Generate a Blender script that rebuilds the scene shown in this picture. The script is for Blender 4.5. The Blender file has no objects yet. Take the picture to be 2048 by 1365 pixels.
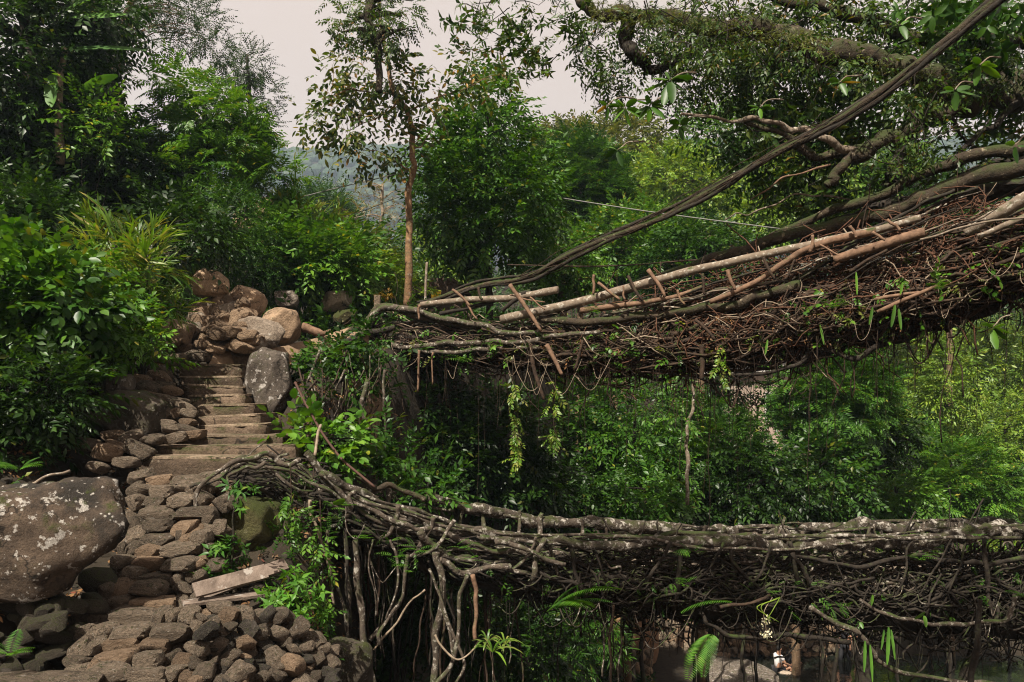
import bpy, bmesh, math
import numpy as np
rng = np.random.default_rng(11)
sc = bpy.context.scene
# ------------------------------------------------------------------ camera, sky, sun, exposure
F, EYE, HOR = 1600.0, 7.0, 800.0
cam_d = bpy.data.cameras.new('camera'); cam = bpy.data.objects.new('camera', cam_d)
sc.collection.objects.link(cam); sc.camera = cam
cam.location = (0, 0, EYE); cam.rotation_euler = (math.pi/2, 0, 0)
cam_d.sensor_width = 36; cam_d.lens = F/2048*36
cam_d.shift_y = (HOR-682.5)/2048
cam_d.clip_start = .1; cam_d.clip_end = 4000
SUN = np.array([-.28, -.57, .84]); SUN = SUN/np.linalg.norm(SUN)
elev = math.asin(SUN[2]); az = math.atan2(SUN[0], SUN[1])
w = bpy.data.worlds.new('World'); sc.world = w; w.use_nodes = True
nt = w.node_tree; bg = nt.nodes['Background']
sky = nt.nodes.new('ShaderNodeTexSky'); sky.sky_type = 'NISHITA'; sky.sun_disc = False
sky.sun_elevation = elev; sky.sun_rotation = az; sky.dust_density = 8; sky.air_density = 1; sky.ozone_density = .5
mx = nt.nodes.new('ShaderNodeMix'); mx.data_type = 'RGBA'; mx.inputs[0].default_value = .88
nt.links.new(sky.outputs[0], mx.inputs[6]); mx.inputs[7].default_value = (7.3, 5.7, 4.75, 1)
nt.links.new(mx.outputs[2], bg.inputs[0]); bg.inputs[1].default_value = .061
sd = bpy.data.lights.new('sun', 'SUN'); sd.energy = 5.0; sd.angle = math.radians(.5); sd.color = (1, .92, .79)
sun = bpy.data.objects.new('sun', sd); sc.collection.objects.link(sun)
from mathutils import Vector, Matrix
sun.rotation_euler = Vector(SUN).to_track_quat('Z', 'Y').to_euler(); sun.location = (-20, -14, 30)
sc.view_settings.view_transform = 'Standard'; sc.view_settings.look = 'None'
sc.view_settings.exposure = 1.08; sc.view_settings.gamma = 1; sc.view_settings.use_curve_mapping = False
cy = sc.cycles
cy.max_bounces = 5; cy.diffuse_bounces = 2; cy.glossy_bounces = 2; cy.transmission_bounces = 3
cy.transparent_max_bounces = 4; cy.volume_bounces = 0; cy.caustics_reflective = False; cy.caustics_refractive = False
cy.sample_clamp_indirect = 4; cy.use_denoising = True; cy.denoiser = 'OPENIMAGEDENOISE'; cy.denoising_prefilter = 'NONE'; cy.denoising_input_passes = 'RGB_ALBEDO_NORMAL'; cy.filter_width = 1.1

# ------------------------------------------------------------------ helpers
A = np.array
def P(px, py, d):
    return A([(px-1024)/F*d, d, EYE+(HOR-py)/F*d])
def nz(v):
    return v/np.maximum(np.linalg.norm(v, axis=-1, keepdims=True), 1e-9)
_k = rng.normal(size=(24, 3)); _ph = rng.uniform(0, 6.28, 24)
def fbm(p, s=1.0, o=3, seed=0):
    p = np.asarray(p, float); out = 0; amp = 1; tot = 0
    for i in range(o):
        a = 0
        for j in range(4):
            q = (i*4+j+seed*5) % 24
            a = a+np.sin(p@_k[q]*s*1.3+_ph[q]+seed)
        out = out+amp*a/4; tot += amp; amp *= .5; s *= 2.1
    return out/tot
def spline(c, n):
    c = np.asarray(c, float); m = len(c)
    if m == 2: return c[0]+(c[1]-c[0])*np.linspace(0, 1, n)[:, None]
    e = np.vstack([2*c[0]-c[1], c, 2*c[-1]-c[-2]])
    t = np.linspace(0, m-1-1e-6, n); i = t.astype(int); f = (t-i)[:, None]
    p0, p1, p2, p3 = e[i], e[i+1], e[i+2], e[i+3]
    return .5*(2*p1+(p2-p0)*f+(2*p0-5*p1+4*p2-p3)*f**2+(3*p1-p0-3*p2+p3)*f**3)
class MB:
    def __init__(s): s.V = []; s.T = []; s.Q = []; s.n = 0
    def add(s, v, t=None, q=None):
        if t is not None and len(t): s.T.append(np.asarray(t)+s.n)
        if q is not None and len(q): s.Q.append(np.asarray(q)+s.n)
        s.V.append(np.asarray(v, float)); s.n += len(v)
    def mesh(s, name, mat, origin=(0, 0, 0), smooth=True):
        me = bpy.data.meshes.new(name)
        V = (np.vstack(s.V) if s.V else np.zeros((0, 3)))-np.asarray(origin)
        T = np.vstack(s.T) if s.T else np.zeros((0, 3), int); Q = np.vstack(s.Q) if s.Q else np.zeros((0, 4), int)
        me.vertices.add(len(V)); me.vertices.foreach_set('co', V.astype(np.float32).ravel())
        L = np.concatenate([T.ravel(), Q.ravel()]).astype(np.int32); me.loops.add(len(L))
        me.loops.foreach_set('vertex_index', L)
        st = np.concatenate([np.arange(len(T))*3, len(T)*3+np.arange(len(Q))*4]).astype(np.int32)
        me.polygons.add(len(st)); me.polygons.foreach_set('loop_start', st)
        me.polygons.foreach_set('use_smooth', np.full(len(st), smooth))
        me.update(calc_edges=True); me.validate(); me.materials.append(mat)
        return me
def link(name, me, parent=None, loc=(0, 0, 0), kind=None):
    o = bpy.data.objects.new(name, me); sc.collection.objects.link(o)
    L = np.asarray(loc, float)
    if parent is not None:
        o.parent = parent; q = parent
        while q is not None:
            L = L-np.array(q.location); q = q.parent
    o.location = L
    if kind: o['kind'] = kind
    return o
def part(name, mb, mat, parent, kind=None, smooth=True):
    return link(name, mb.mesh(name, mat, smooth=smooth), parent, kind=kind)
def tag(o, label, cat, group=None, kind=None):
    o['label'] = label; o['category'] = cat
    if group: o['group'] = group
    if kind: o['kind'] = kind
    return o
def thing(name, label, cat, loc, group=None):
    return tag(link(name, None, loc=loc), label, cat, group)
def solo(name, mb, mat, label, cat, loc, group=None, kind=None, smooth=True):
    return tag(link(name, mb.mesh(name, mat, loc, smooth), loc=loc), label, cat, group, kind)
def struct(name, mb, mat, kind='structure', smooth=True):
    return link(name, mb.mesh(name, mat, smooth=smooth), kind=kind)
def tube(mb, p, r, sides=6, cap=True):
    p = np.asarray(p, float); n = len(p); r = np.broadcast_to(np.asarray(r, float), (n,))
    t = nz(np.gradient(p, axis=0)); ov = np.abs(nz(p[-1]-p[0]+1e-6)); ref = np.zeros(3); ref[np.argmin(ov)] = 1
    a = nz(np.cross(t, ref)); b = np.cross(t, a)
    th = np.arange(sides)/sides*2*math.pi
    rr = r[:, None] if r.ndim == 1 else r
    V = p[:, None]+(a[:, None]*np.cos(th)[None, :, None]+b[:, None]*np.sin(th)[None, :, None])*r[:, None, None]
    i = np.arange(n-1)[:, None]*sides; j = np.arange(sides)[None]; j2 = (j+1) % sides
    q = np.stack([i+j, i+j2, i+sides+j2, i+sides+j], -1).reshape(-1, 4)
    V = V.reshape(-1, 3); tr = None
    if cap:
        V = np.vstack([V, p[:1], p[-1:]]); c0, c1 = n*sides, n*sides+1
        js = np.arange(sides); jn = (js+1) % sides; e = (n-1)*sides
        tr = np.vstack([np.stack([js*0+c0, jn, js], -1), np.stack([js*0+c1, e+js, e+jn], -1)])
    mb.add(V, tr, q)
def root(mb, ctrl, r0, r1, n=24, wob=.03, knob=.15, sides=6, rmid=None, crust=None):
    p = spline(ctrl, n); t = np.linspace(0, 1, n)
    ln = np.linalg.norm(np.diff(p, axis=0), axis=1).sum()
    if wob:
        s = rng.uniform(0, 99, 3); f = max(1, ln*1.4)
        wv = np.stack([np.sin(t*f*2.3+s[k])+.6*np.sin(t*f*5.1+s[k]*2)+.35*np.sin(t*f*11+s[k]*3) for k in range(3)], 1)*wob
        env = np.minimum(1, np.minimum(t, 1-t)*6)[:, None]; p = p+wv*env
    r = r0+(r1-r0)*t
    if rmid is not None: r = np.interp(t, [0, .5, 1], [r0, rmid, r1])
    if knob:
        s = rng.uniform(0, 99); f = max(4, ln*9)
        r = r*(1+knob*(np.sin(t*f+s)*.5+np.sin(t*f*2.3+s*2)*.35+rng.uniform(-.35, .35, n)))
    big = max(r0, r1)
    if crust is None: crust = .16 if big > .028 and knob >= .1 else 0
    if crust: sides = max(sides, 10); r = np.interp(np.linspace(0, 1, int(n*1.6)), t, r); p = spline(p, int(n*1.6))
    k0 = len(mb.V); tube(mb, p, r, sides)
    if crust:
        v = mb.V[k0]; m_ = len(r)*sides; c = np.repeat(p, sides, 0); dv = v[:m_]-c; f = 1+crust*(fbm(v[:m_], .55/big+4, 3, 1)+.6*fbm(v[:m_], 16, 2, 2)); v[:m_] = c+dv*f[:, None]
    return p
# leaf sprays -------------------------------------------------------
def leafgeo(b, a, n, L, W, det, droop=.12):
    a = nz(a); s = nz(np.cross(a, n)); n = np.cross(s, a)
    L = np.broadcast_to(L, (len(b),))[:, None]; W = np.broadcast_to(W, (len(b),))[:, None]
    tip = b+a*L-n*L*droop*1.4
    if det == 0:
        m = b+a*L*.42
        V = np.stack([b, m+s*W*.5, tip, m-s*W*.5], 1); T = A([[0, 1, 2], [0, 2, 3]])
    elif det == 1:
        m = b+a*L*.45-n*L*.03; u = n*W*.14
        V = np.stack([b, m+s*W*.5+u, tip, m-s*W*.5+u, m], 1); T = A([[0, 4, 1], [4, 2, 1], [0, 3, 4], [3, 2, 4]])
    else:
        m1 = b+a*L*.22; m2 = b+a*L*.52-n*L*droop*.35; m3 = b+a*L*.8-n*L*droop*.85; u = n*W*.12
        V = np.stack([b, m1+s*W*.36+u, m1, m1-s*W*.36+u, m2+s*W*.5+u, m2, m2-s*W*.5+u, m3+s*W*.3+u, m3, m3-s*W*.3+u, tip], 1)
        T = A([[0, 2, 1], [0, 3, 2], [1, 2, 4], [2, 5, 4], [2, 3, 5], [3, 6, 5], [4, 5, 7], [5, 8, 7], [5, 6, 8], [6, 9, 8], [7, 8, 10], [8, 9, 10]])
    k = V.shape[1]; nn = len(b)
    return V.reshape(-1, 3), (T[None]+(np.arange(nn)*k)[:, None, None]).reshape(-1, 3)
def J(n, s): return rng.normal(size=(n, 3))*s
def tp_alt(n=11, L=.34, W=.14, det=1, droop=.25):
    t = np.linspace(.1, 1, n); b = np.stack([t, 0*t, -droop*t*t], 1)
    sg = np.where(np.arange(n) % 2, 1, -1)*np.where(t > .97, .1, 1); th = rng.uniform(.7, 1.15, n)
    a = np.stack([np.cos(th), sg*np.sin(th), rng.uniform(-.6, .05, n)], 1)
    return leafgeo(b, a, A([[0, 0, 1.]])+J(n, .35), L*rng.uniform(.7, 1.15, n), W*rng.uniform(.8, 1.15, n), det)
def tp_whorl(n=8, L=.6, W=.22, det=2):
    ph = np.arange(n)*2.4+rng.uniform(0, 6); al = rng.uniform(.75, 1.5, n); x = np.linspace(.35, .8, n)[::-1]
    a = np.stack([np.cos(al), np.sin(al)*np.cos(ph), np.sin(al)*np.sin(ph)-.25], 1)
    b = np.stack([x, 0*x, 0*x], 1)
    return leafgeo(b, a, A([[1., 0, .5]])+J(n, .25), L*rng.uniform(.7, 1.1, n), W*rng.uniform(.85, 1.1, n), det, .22)
def tp_pinn(nr=4, nl=5, det=0):
    vs = []; ts = []; k = 0
    for j in range(nr):
        s = 1 if j % 2 else -1; th = s*(rng.uniform(.4, 1.0) if j else .05); b0 = A([.2+.2*j*.8, 0, 0])
        ax = A([math.cos(th), math.sin(th), rng.uniform(-.35, .1)]); t = np.repeat(np.linspace(.25, 1, nl), 2)
        sd = np.tile([1, -1], nl); pr = A([-math.sin(th), math.cos(th), 0])
        b = b0+ax*(t*.62)[:, None]-A([0, 0, 1])*(t*t*.12)[:, None]
        v, q = leafgeo(b, ax*.55+pr*sd[:, None]+J(len(t), .08)-A([0, 0, .15]), A([[0, 0, 1.]])+J(len(t), .2), .26, .09, det)
        vs.append(v); ts.append(q+k); k += len(v)
    return np.vstack(vs), np.vstack(ts)
def tp_blade(n=9, det=2):
    t = np.sort(rng.uniform(.1, .8, n)); b = np.stack([t, 0*t, .1*t-.3*t*t], 1); th = rng.uniform(-.85, .85, n)
    a = np.stack([np.cos(th), np.sin(th), rng.uniform(-.5, .35, n)], 1)
    return leafgeo(b, a, A([[0, 0, 1.]])+J(n, .35), rng.uniform(.35, .65, n), rng.uniform(.045, .07, n), det, .2)
def tp_frond(n=15, det=0, droop=.55, W=.045, L=.3):
    t = np.repeat(np.linspace(.12, .98, n), 2); sd = np.tile([1, -1], n)
    b = np.stack([t, 0*t, .25*t-droop*t*t], 1)
    a = np.stack([.35+0*t, sd*1., -.15+0*t], 1)
    v1 = leafgeo(b, a, A([[.1, 0, 1.]])+J(2*n, .1), L*np.sin(np.pi*np.clip(t*.85+.12, 0, 1))**.8+.02, W, det)
    return v1
def tp_strap(n=12, seg=5):
    vs = []; ts = []; k = 0
    for i in range(n):
        ph = rng.uniform(0, 6.28); el = rng.uniform(.5, 1.3); L = rng.uniform(.6, 1); t = np.linspace(0, 1, seg+1)
        hx = np.cos(el)*t*L; hz = np.sin(el)*t*L-.75*t*t*L; d = A([math.cos(ph), math.sin(ph)])
        p = np.stack([hz, hx*d[0], hx*d[1]], 1); s = A([0, -d[1], d[0]]); wd = (.028*np.sin(np.pi*np.clip(t*.9+.1, 0, 1)))[:, None]
        v = np.vstack([p+s*wd, p-s*wd]); i0 = np.arange(seg); q = np.vstack([np.stack([i0, i0+1, i0+seg+1], 1), np.stack([i0+1, i0+seg+2, i0+seg+1], 1)])
        vs.append(v); ts.append(q+k); k += len(v)
    return np.vstack(vs), np.vstack(ts)
TP = dict(alt=[tp_alt() for _ in range(5)], alt0=[tp_alt(12, .3, .13, 0) for _ in range(5)], broad=[tp_alt(7, .42, .26, 2) for _ in range(5)],
          hang=[tp_alt(9, .36, .13, 1, .1) for _ in range(5)], whorl=[tp_whorl() for _ in range(5)], whorl1=[tp_whorl(8, .6, .2, 1) for _ in range(5)],
          pinn=[tp_pinn() for _ in range(5)], blade=[tp_blade() for _ in range(5)], frond=[tp_frond() for _ in range(4)], strap=[tp_strap() for _ in range(3)],
          fine=[tp_alt(16, .17, .08, 0) for _ in range(5)], fern3=[tp_frond(9, 0, .4) for _ in range(4)], big=[tp_frond(32, 0, .5, .02, .2) for _ in range(3)], lone=[tp_alt(5, .5, .22, 2) for _ in range(5)])
def scatter(mb, tk, pos, dirs, scale, upj=.35):
    pos = np.asarray(pos, float); n = len(pos)
    if n == 0: return
    T = TP[tk]; x = nz(np.asarray(dirs, float)); up = A([0, 0, 1.])+rng.normal(size=(n, 3))*upj
    y = nz(np.cross(up, x)); z = np.cross(x, y); R = np.stack([x, y, z], 2); ti = rng.integers(len(T), size=n)
    scale = np.broadcast_to(np.asarray(scale, float), (n,))
    for k, (tv, tt) in enumerate(T):
        ix = np.nonzero(ti == k)[0]
        if len(ix) == 0: continue
        V = np.einsum('nij,kj->nki', R[ix], tv)*scale[ix, None, None]+pos[ix, None]
        mb.add(V.reshape(-1, 3), (tt[None]+(np.arange(len(ix))*len(tv))[:, None, None]).reshape(-1, 3))
# ------------------------------------------------------------------ materials
def newmat(name):
    m = bpy.data.materials.new(name); m.use_nodes = True; n = m.node_tree
    return m, n, n.nodes['Principled BSDF'], n.nodes['Material Output']
def nd(n, t, **kw):
    o = n.nodes.new(t)
    for k, v in kw.items():
        if k.startswith('i_'):
            key = k[2:]; o.inputs[int(key) if key.isdigit() else key.replace('_', ' ')].default_value = v
        else: setattr(o, k, v)
    return o
def ramp(n, src, stops):
    r = n.nodes.new('ShaderNodeValToRGB'); e = r.color_ramp.elements
    while len(e) < len(stops): e.new(.5)
    for k, (p, c) in enumerate(stops):
        e[k].position = p; e[k].color = (*c, 1) if len(c) == 3 else c
    n.links.new(src, r.inputs[0]); return r.outputs[0]
def mixc(n, fac, a, b):
    m = nd(n, 'ShaderNodeMix', data_type='RGBA')
    for i, v in ((0, fac), (6, a), (7, b)):
        if isinstance(v, (int, float)): m.inputs[i].default_value = v
        elif isinstance(v, tuple): m.inputs[i].default_value = (*v, 1)
        else: n.links.new(v, m.inputs[i])
    return m.outputs[2]
def math_(n, op, a, b):
    m = nd(n, 'ShaderNodeMath', operation=op, use_clamp=True)
    for i, v in ((0, a), (1, b)):
        if isinstance(v, (int, float)): m.inputs[i].default_value = v
        else: n.links.new(v, m.inputs[i])
    return m.outputs[0]
def coords(n):
    tc = nd(n, 'ShaderNodeTexCoord'); oi = nd(n, 'ShaderNodeObjectInfo')
    mu = nd(n, 'ShaderNodeMath', operation='MULTIPLY', i_1=37.0); n.links.new(oi.outputs['Random'], mu.inputs[0])
    ad = nd(n, 'ShaderNodeVectorMath', operation='ADD'); n.links.new(tc.outputs['Object'], ad.inputs[0]); n.links.new(mu.outputs[0], ad.inputs[1])
    return ad.outputs[0], oi.outputs['Random']
def noise(n, co, s, det=5, rough=.6):
    o = nd(n, 'ShaderNodeTexNoise', i_Scale=s, i_Detail=det, i_Roughness=rough); n.links.new(co, o.inputs['Vector']); return o.outputs['Fac']
def bump(n, bs, h, st=.5, dist=.03):
    b = nd(n, 'ShaderNodeBump', i_Strength=st, i_Distance=dist); n.links.new(h, b.inputs['Height']); n.links.new(b.outputs[0], bs.inputs['Normal'])
def upness(n, lo=.25, hi=.85):
    g = nd(n, 'ShaderNodeNewGeometry'); sx = nd(n, 'ShaderNodeSeparateXYZ'); n.links.new(g.outputs['Normal'], sx.inputs[0])
    m = nd(n, 'ShaderNodeMapRange', i_1=lo, i_2=hi); n.links.new(sx.outputs[2], m.inputs[0]); return m.outputs[0]
def leafmat(name, cols, trans=.27, rough=.42):
    m, n, b, out = newmat(name)
    g = nd(n, 'ShaderNodeNewGeometry'); k = len(cols)
    st = [(i/(k-1)*.95 if k > 1 else 0, q) for i, q in enumerate(cols)]
    if k >= 3: st += [(.975, cols[-1]), (.98, (min(cols[-1][0]*2.2, .24), cols[-1][1]*1.1, cols[-1][2]*1.2))]
    c = ramp(n, g.outputs['Random Per Island'], st)
    tco = nd(n, 'ShaderNodeTexCoord'); vr = ramp(n, noise(n, tco.outputs['Object'], 1.7, 3), [(.36, (.42, .50, .55)), (.64, (1.28, 1.25, 1.0))])
    mv = nd(n, 'ShaderNodeMix', data_type='RGBA', blend_type='MULTIPLY', i_0=1.0); n.links.new(c, mv.inputs[6]); n.links.new(vr, mv.inputs[7]); c = mv.outputs[2]
    n.links.new(c, b.inputs['Base Color']); b.inputs['Roughness'].default_value = rough; b.inputs['Specular IOR Level'].default_value = .32
    t = nd(n, 'ShaderNodeBsdfTranslucent'); tc = mixc(n, 1, c, c)
    mm = nd(n, 'ShaderNodeMix', data_type='RGBA', blend_type='MULTIPLY', i_0=1.0); n.links.new(c, mm.inputs[6]); mm.inputs[7].default_value = (1.9, 1.75, .5, 1)
    n.links.new(mm.outputs[2], t.inputs[0]); ms = nd(n, 'ShaderNodeMixShader', i_0=trans)
    n.links.new(b.outputs[0], ms.inputs[1]); n.links.new(t.outputs[0], ms.inputs[2]); n.links.new(ms.outputs[0], out.inputs[0])
    return m
def barkmat(name, c1, c2, lich=None, lamt=.5, moss=0, sc_=14, mossc=(.035, .05, .012), bs=.6):
    m, n, b, out = newmat(name); co, rnd = coords(n)
    st = nd(n, 'ShaderNodeMapping'); n.links.new(co, st.inputs[0])
    f = noise(n, co, sc_); c = ramp(n, f, [(.3, c1), (.7, c2)])
    if lich:
        l = ramp(n, noise(n, co, sc_*.9, 4, .7), [(1-lamt-.06+.08, (0, 0, 0)), (1-lamt+.08, (1, 1, 1))]); c = mixc(n, l, c, lich)
    if moss:
        f2 = ramp(n, noise(n, co, 5, 4), [(.62-moss*.35, (0, 0, 0)), (.72-moss*.35, (1, 1, 1))]); f3 = math_(n, 'MULTIPLY', f2, upness(n, -.3, .6)); c = mixc(n, f3, c, mossc)
    n.links.new(c, b.inputs['Base Color']); b.inputs['Roughness'].default_value = .85; b.inputs['Specular IOR Level'].default_value = .25
    bump(n, b, noise(n, co, sc_*2.2, 6, .65), bs, .02)
    return m
def rockmat(name, c1, c2, lich=(.42, .40, .37), lamt=.25, moss=.2, ls=5., dark=None, k=1.):
    m, n, b, out = newmat(name); co, rnd = coords(n)
    c = ramp(n, noise(n, co, 3.2*k, 10, .72), [(.32, c1), (.66, c2)])
    tint = nd(n, 'ShaderNodeMapRange', i_3=.6, i_4=1.3); n.links.new(rnd, tint.inputs[0])
    mm = nd(n, 'ShaderNodeMix', data_type='RGBA', blend_type='MULTIPLY', i_0=1.0); n.links.new(c, mm.inputs[6]); n.links.new(tint.outputs[0], mm.inputs[7]); c = mm.outputs[2]
    fine = ramp(n, noise(n, co, 38*k, 6, .8), [(.3, (.55, .55, .55)), (.7, (1.35, 1.32, 1.28))])
    mm = nd(n, 'ShaderNodeMix', data_type='RGBA', blend_type='MULTIPLY', i_0=1.0); n.links.new(c, mm.inputs[6]); n.links.new(fine, mm.inputs[7]); c = mm.outputs[2]
    if dark: c = mixc(n, ramp(n, noise(n, co, 1.6, 8, .7), [(.46, (0, 0, 0)), (.58, (1, 1, 1))]), c, dark)
    ck = nd(n, 'ShaderNodeMath', operation='SUBTRACT', i_1=.5); n.links.new(noise(n, co, 1.3*k, 4, .55), ck.inputs[0]); ca = nd(n, 'ShaderNodeMath', operation='ABSOLUTE'); n.links.new(ck.outputs[0], ca.inputs[0])
    crk = math_(n, 'MULTIPLY', ramp(n, ca.outputs[0], [(.004, (1, 1, 1)), (.013, (0, 0, 0))]), ramp(n, noise(n, co, .9*k, 2), [(.46, (0, 0, 0)), (.54, (.8, .8, .8))])); c = mixc(n, crk, c, (.012, .01, .008))
    l = ramp(n, noise(n, co, ls*k, 8, .66), [(.80-lamt*.6, (0, 0, 0)), (.825-lamt*.6, (1, 1, 1))])
    vo = nd(n, 'ShaderNodeTexVoronoi', i_Scale=ls*k*2.6); n.links.new(co, vo.inputs['Vector'])
    v = ramp(n, vo.outputs['Distance'], [(.16, (1, 1, 1)), (.26, (0, 0, 0))]); v = math_(n, 'MULTIPLY', v, ramp(n, noise(n, co, ls*k*.7, 3), [(.52, (0, 0, 0)), (.56, (1, 1, 1))]))
    l = math_(n, 'MULTIPLY', math_(n, 'MAXIMUM', l, v), ramp(n, noise(n, co, 60*k, 4, .8), [(.32, (.35, .35, .35)), (.6, (1, 1, 1))])); c = mixc(n, l, c, lich)
    if moss:
        f2 = ramp(n, noise(n, co, 3.5*k, 8, .7), [(.62-moss*.4, (0, 0, 0)), (.74-moss*.4, (1, 1, 1))]); c = mixc(n, math_(n, 'MULTIPLY', f2, upness(n, -.2, .7)), c, (.04, .048, .012))
    n.links.new(c, b.inputs['Base Color']); b.inputs['Roughness'].default_value = .92; b.inputs['Specular IOR Level'].default_value = .2
    bump(n, b, noise(n, co, 7*k, 12, .75), 1.0, .08/k)
    return m
def plain(name, c, rough=.8, c2=None, s=8, bs=.2):
    m, n, b, out = newmat(name); co, rnd = coords(n)
    cc = ramp(n, noise(n, co, s), [(.3, c), (.7, c2 or tuple(q*.7 for q in c))]); n.links.new(cc, b.inputs['Base Color'])
    b.inputs['Roughness'].default_value = rough; b.inputs['Specular IOR Level'].default_value = .3
    if bs: bump(n, b, noise(n, co, s*3, 6), bs, .02)
    return m
YEL = (.20, .15, .02); ORA = (.30, .12, .02)
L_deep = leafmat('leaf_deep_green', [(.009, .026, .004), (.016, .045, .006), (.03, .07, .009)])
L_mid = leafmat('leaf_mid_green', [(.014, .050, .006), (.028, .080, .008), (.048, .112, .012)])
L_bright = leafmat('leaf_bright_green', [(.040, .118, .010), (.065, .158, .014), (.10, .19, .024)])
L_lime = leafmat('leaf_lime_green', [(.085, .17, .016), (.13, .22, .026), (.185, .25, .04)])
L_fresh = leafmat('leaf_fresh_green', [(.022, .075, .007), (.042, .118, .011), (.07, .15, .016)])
L_olive = leafmat('leaf_olive_green', [(.065, .09, .018), (.10, .125, .03), (.14, .15, .045)])
L_fig = leafmat('leaf_fig_green', [(.014, .036, .006), (.024, .058, .008), (.042, .088, .012), (.055, .10, .014), (.065, .08, .013)])
L_sparse = leafmat('leaf_sparse_yellowing', [(.02, .045, .007), (.03, .062, .009), (.045, .078, .012), (.06, .09, .016), (.09, .105, .018), (.14, .12, .02)])
L_bamboo = leafmat('leaf_bamboo', [(.06, .14, .010), (.09, .18, .018), (.14, .20, .03), (.18, .18, .05)])
L_fern = leafmat('leaf_fern', [(.04, .13, .012), (.06, .165, .016), (.09, .19, .025)])
L_banana = leafmat('leaf_banana', [(.05, .14, .02), (.08, .17, .04)], .3, .55)
L_yellow = leafmat('leaf_yellow_dead', [(.20, .09, .015), (.20, .14, .02)])
L_dead = leafmat('leaf_litter_brown', [(.07, .035, .016), (.15, .07, .03), (.22, .12, .06), (.06, .03, .015)], .1, .8)
L_far = leafmat('leaf_far_wood', [(.018, .05, .025), (.05, .075, .035)], .2, .7)
B_root = barkmat('root_bark_lichen', (.036, .028, .021), (.095, .073, .055), (.27, .245, .21), .47, .4, 24)
B_rail = barkmat('rail_bark_lichen', (.03, .024, .018), (.075, .058, .043), (.30, .275, .24), .49, .4, 15, (.034, .038, .012), bs=1.2)
B_pole = barkmat('pole_bark_pale', (.10, .076, .055), (.20, .155, .115), (.33, .30, .25), .46, .12, 18, bs=.3)
B_red = barkmat('pole_bark_red', (.085, .05, .032), (.20, .12, .075), None, 0, .1, 18, bs=.4)
B_moss = barkmat('bark_mossy', (.02, .015, .010), (.062, .045, .028), (.23, .19, .13), .40, .55, 12, (.030, .040, .010), 1.2)
B_dark = barkmat('bark_dark', (.010, .008, .006), (.034, .026, .019), (.14, .12, .095), .33, .25, 20)
B_fibre = barkmat('root_fibre_brown', (.012, .008, .006), (.06, .036, .022), None, 0, .15, 22)
B_redf = barkmat('root_fibre_red', (.04, .018, .010), (.12, .056, .031), None, 0, 0, 22)
B_pale = barkmat('rootlet_pale', (.12, .09, .06), (.28, .22, .16), None, 0, 0, 20, bs=.2)
B_trunk = barkmat('trunk_bark', (.07, .045, .028), (.17, .11, .065), (.3, .24, .17), .42, .2, 12)
B_orange = barkmat('trunk_bark_orange', (.06, .035, .02), (.26, .15, .075), (.32, .27, .2), .42, .25, 12, bs=1.0)
R_grey = rockmat('rock_grey', (.09, .07, .052), (.27, .21, .155), (.38, .34, .29), lamt=.32, moss=.22)
R_brown = rockmat('rock_brown', (.17, .112, .07), (.37, .265, .18), (.40, .33, .25), .22, .08)
R_dark = rockmat('rock_dark', (.035, .03, .025), (.09, .076, .062), (.33, .31, .28), .22, .25)
R_big = rockmat('rock_big_lichen', (.042, .031, .023), (.12, .088, .064), (.42, .39, .35), .38, .2, 4.2, (.028, .024, .02), 2.3)
R_moss = rockmat('rock_mossy', (.05, .045, .02), (.10, .09, .04), (.2, .18, .1), .25, .75)
R_bgrey = rockmat('boulder_grey', (.07, .058, .048), (.18, .15, .125), (.40, .37, .34), .36, .2, 4, None, 2.4)
R_bbrown = rockmat('boulder_brown', (.14, .095, .062), (.36, .255, .17), (.40, .33, .25), .2, .12, 4, None, 2.4)
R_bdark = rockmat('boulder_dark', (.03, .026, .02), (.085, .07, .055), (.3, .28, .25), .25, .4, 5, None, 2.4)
R_pale = rockmat('rock_pale', (.22, .17, .13), (.38, .32, .26), (.5, .46, .4), .2, .05)
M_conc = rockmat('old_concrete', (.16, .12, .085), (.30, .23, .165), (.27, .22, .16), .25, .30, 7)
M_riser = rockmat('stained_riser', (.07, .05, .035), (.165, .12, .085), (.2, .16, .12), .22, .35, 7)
M_plank = barkmat('weathered_plank', (.075, .055, .042), (.20, .155, .125), (.27, .24, .21), .45, 0, 9, bs=.8)
M_soil = plain('soil', (.03, .022, .013), .95, (.012, .009, .006), 6, 1.0)
M_path = plain('path_dirt', (.24, .165, .105), .95, (.15, .10, .062), 9, .8)
M_orange = plain('orange_soil', (.22, .125, .07), .95, (.12, .065, .036), 5, 1.0)
M_cable = plain('cable', (.17, .165, .15), .6, None, 8, 0)
M_cableD = plain('dark_cable', (.05, .04, .035), .6, None, 8, 0)
M_rust = plain('rusty_rod', (.07, .034, .024), .8)
M_wallp = plain('pink_plaster', (.42, .33, .27), .8, (.33, .25, .2))
M_trim = plain('white_trim', (.62, .58, .55), .7)
M_glass, n_, b_, o_ = newmat('window_dark'); b_.inputs['Base Color'].default_value = (.03, .03, .035, 1); b_.inputs['Roughness'].default_value = .15
M_roof = plain('sheet_roof', (.33, .31, .29), .6, (.22, .2, .18))
M_thatch = plain('dark_thatch', (.10, .07, .05), .95, (.05, .035, .025), 20, .6)
M_yel = plain('yellow_cloth', (.75, .50, .02), .7, None, 8, 0)
M_flower = leafmat('flower_white', [(.7, .68, .66), (.8, .78, .76)], .3)
M_skin = plain('skin', (.36, .2, .13), .6, (.32, .17, .11), 8, 0)
M_white = plain('white_shirt', (.68, .66, .66), .8, None, 8, 0)
M_black = plain('black_cloth', (.015, .015, .018), .8, None, 8, 0)
M_navy = plain('navy_cloth', (.02, .03, .05), .8, None, 8, 0)
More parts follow.
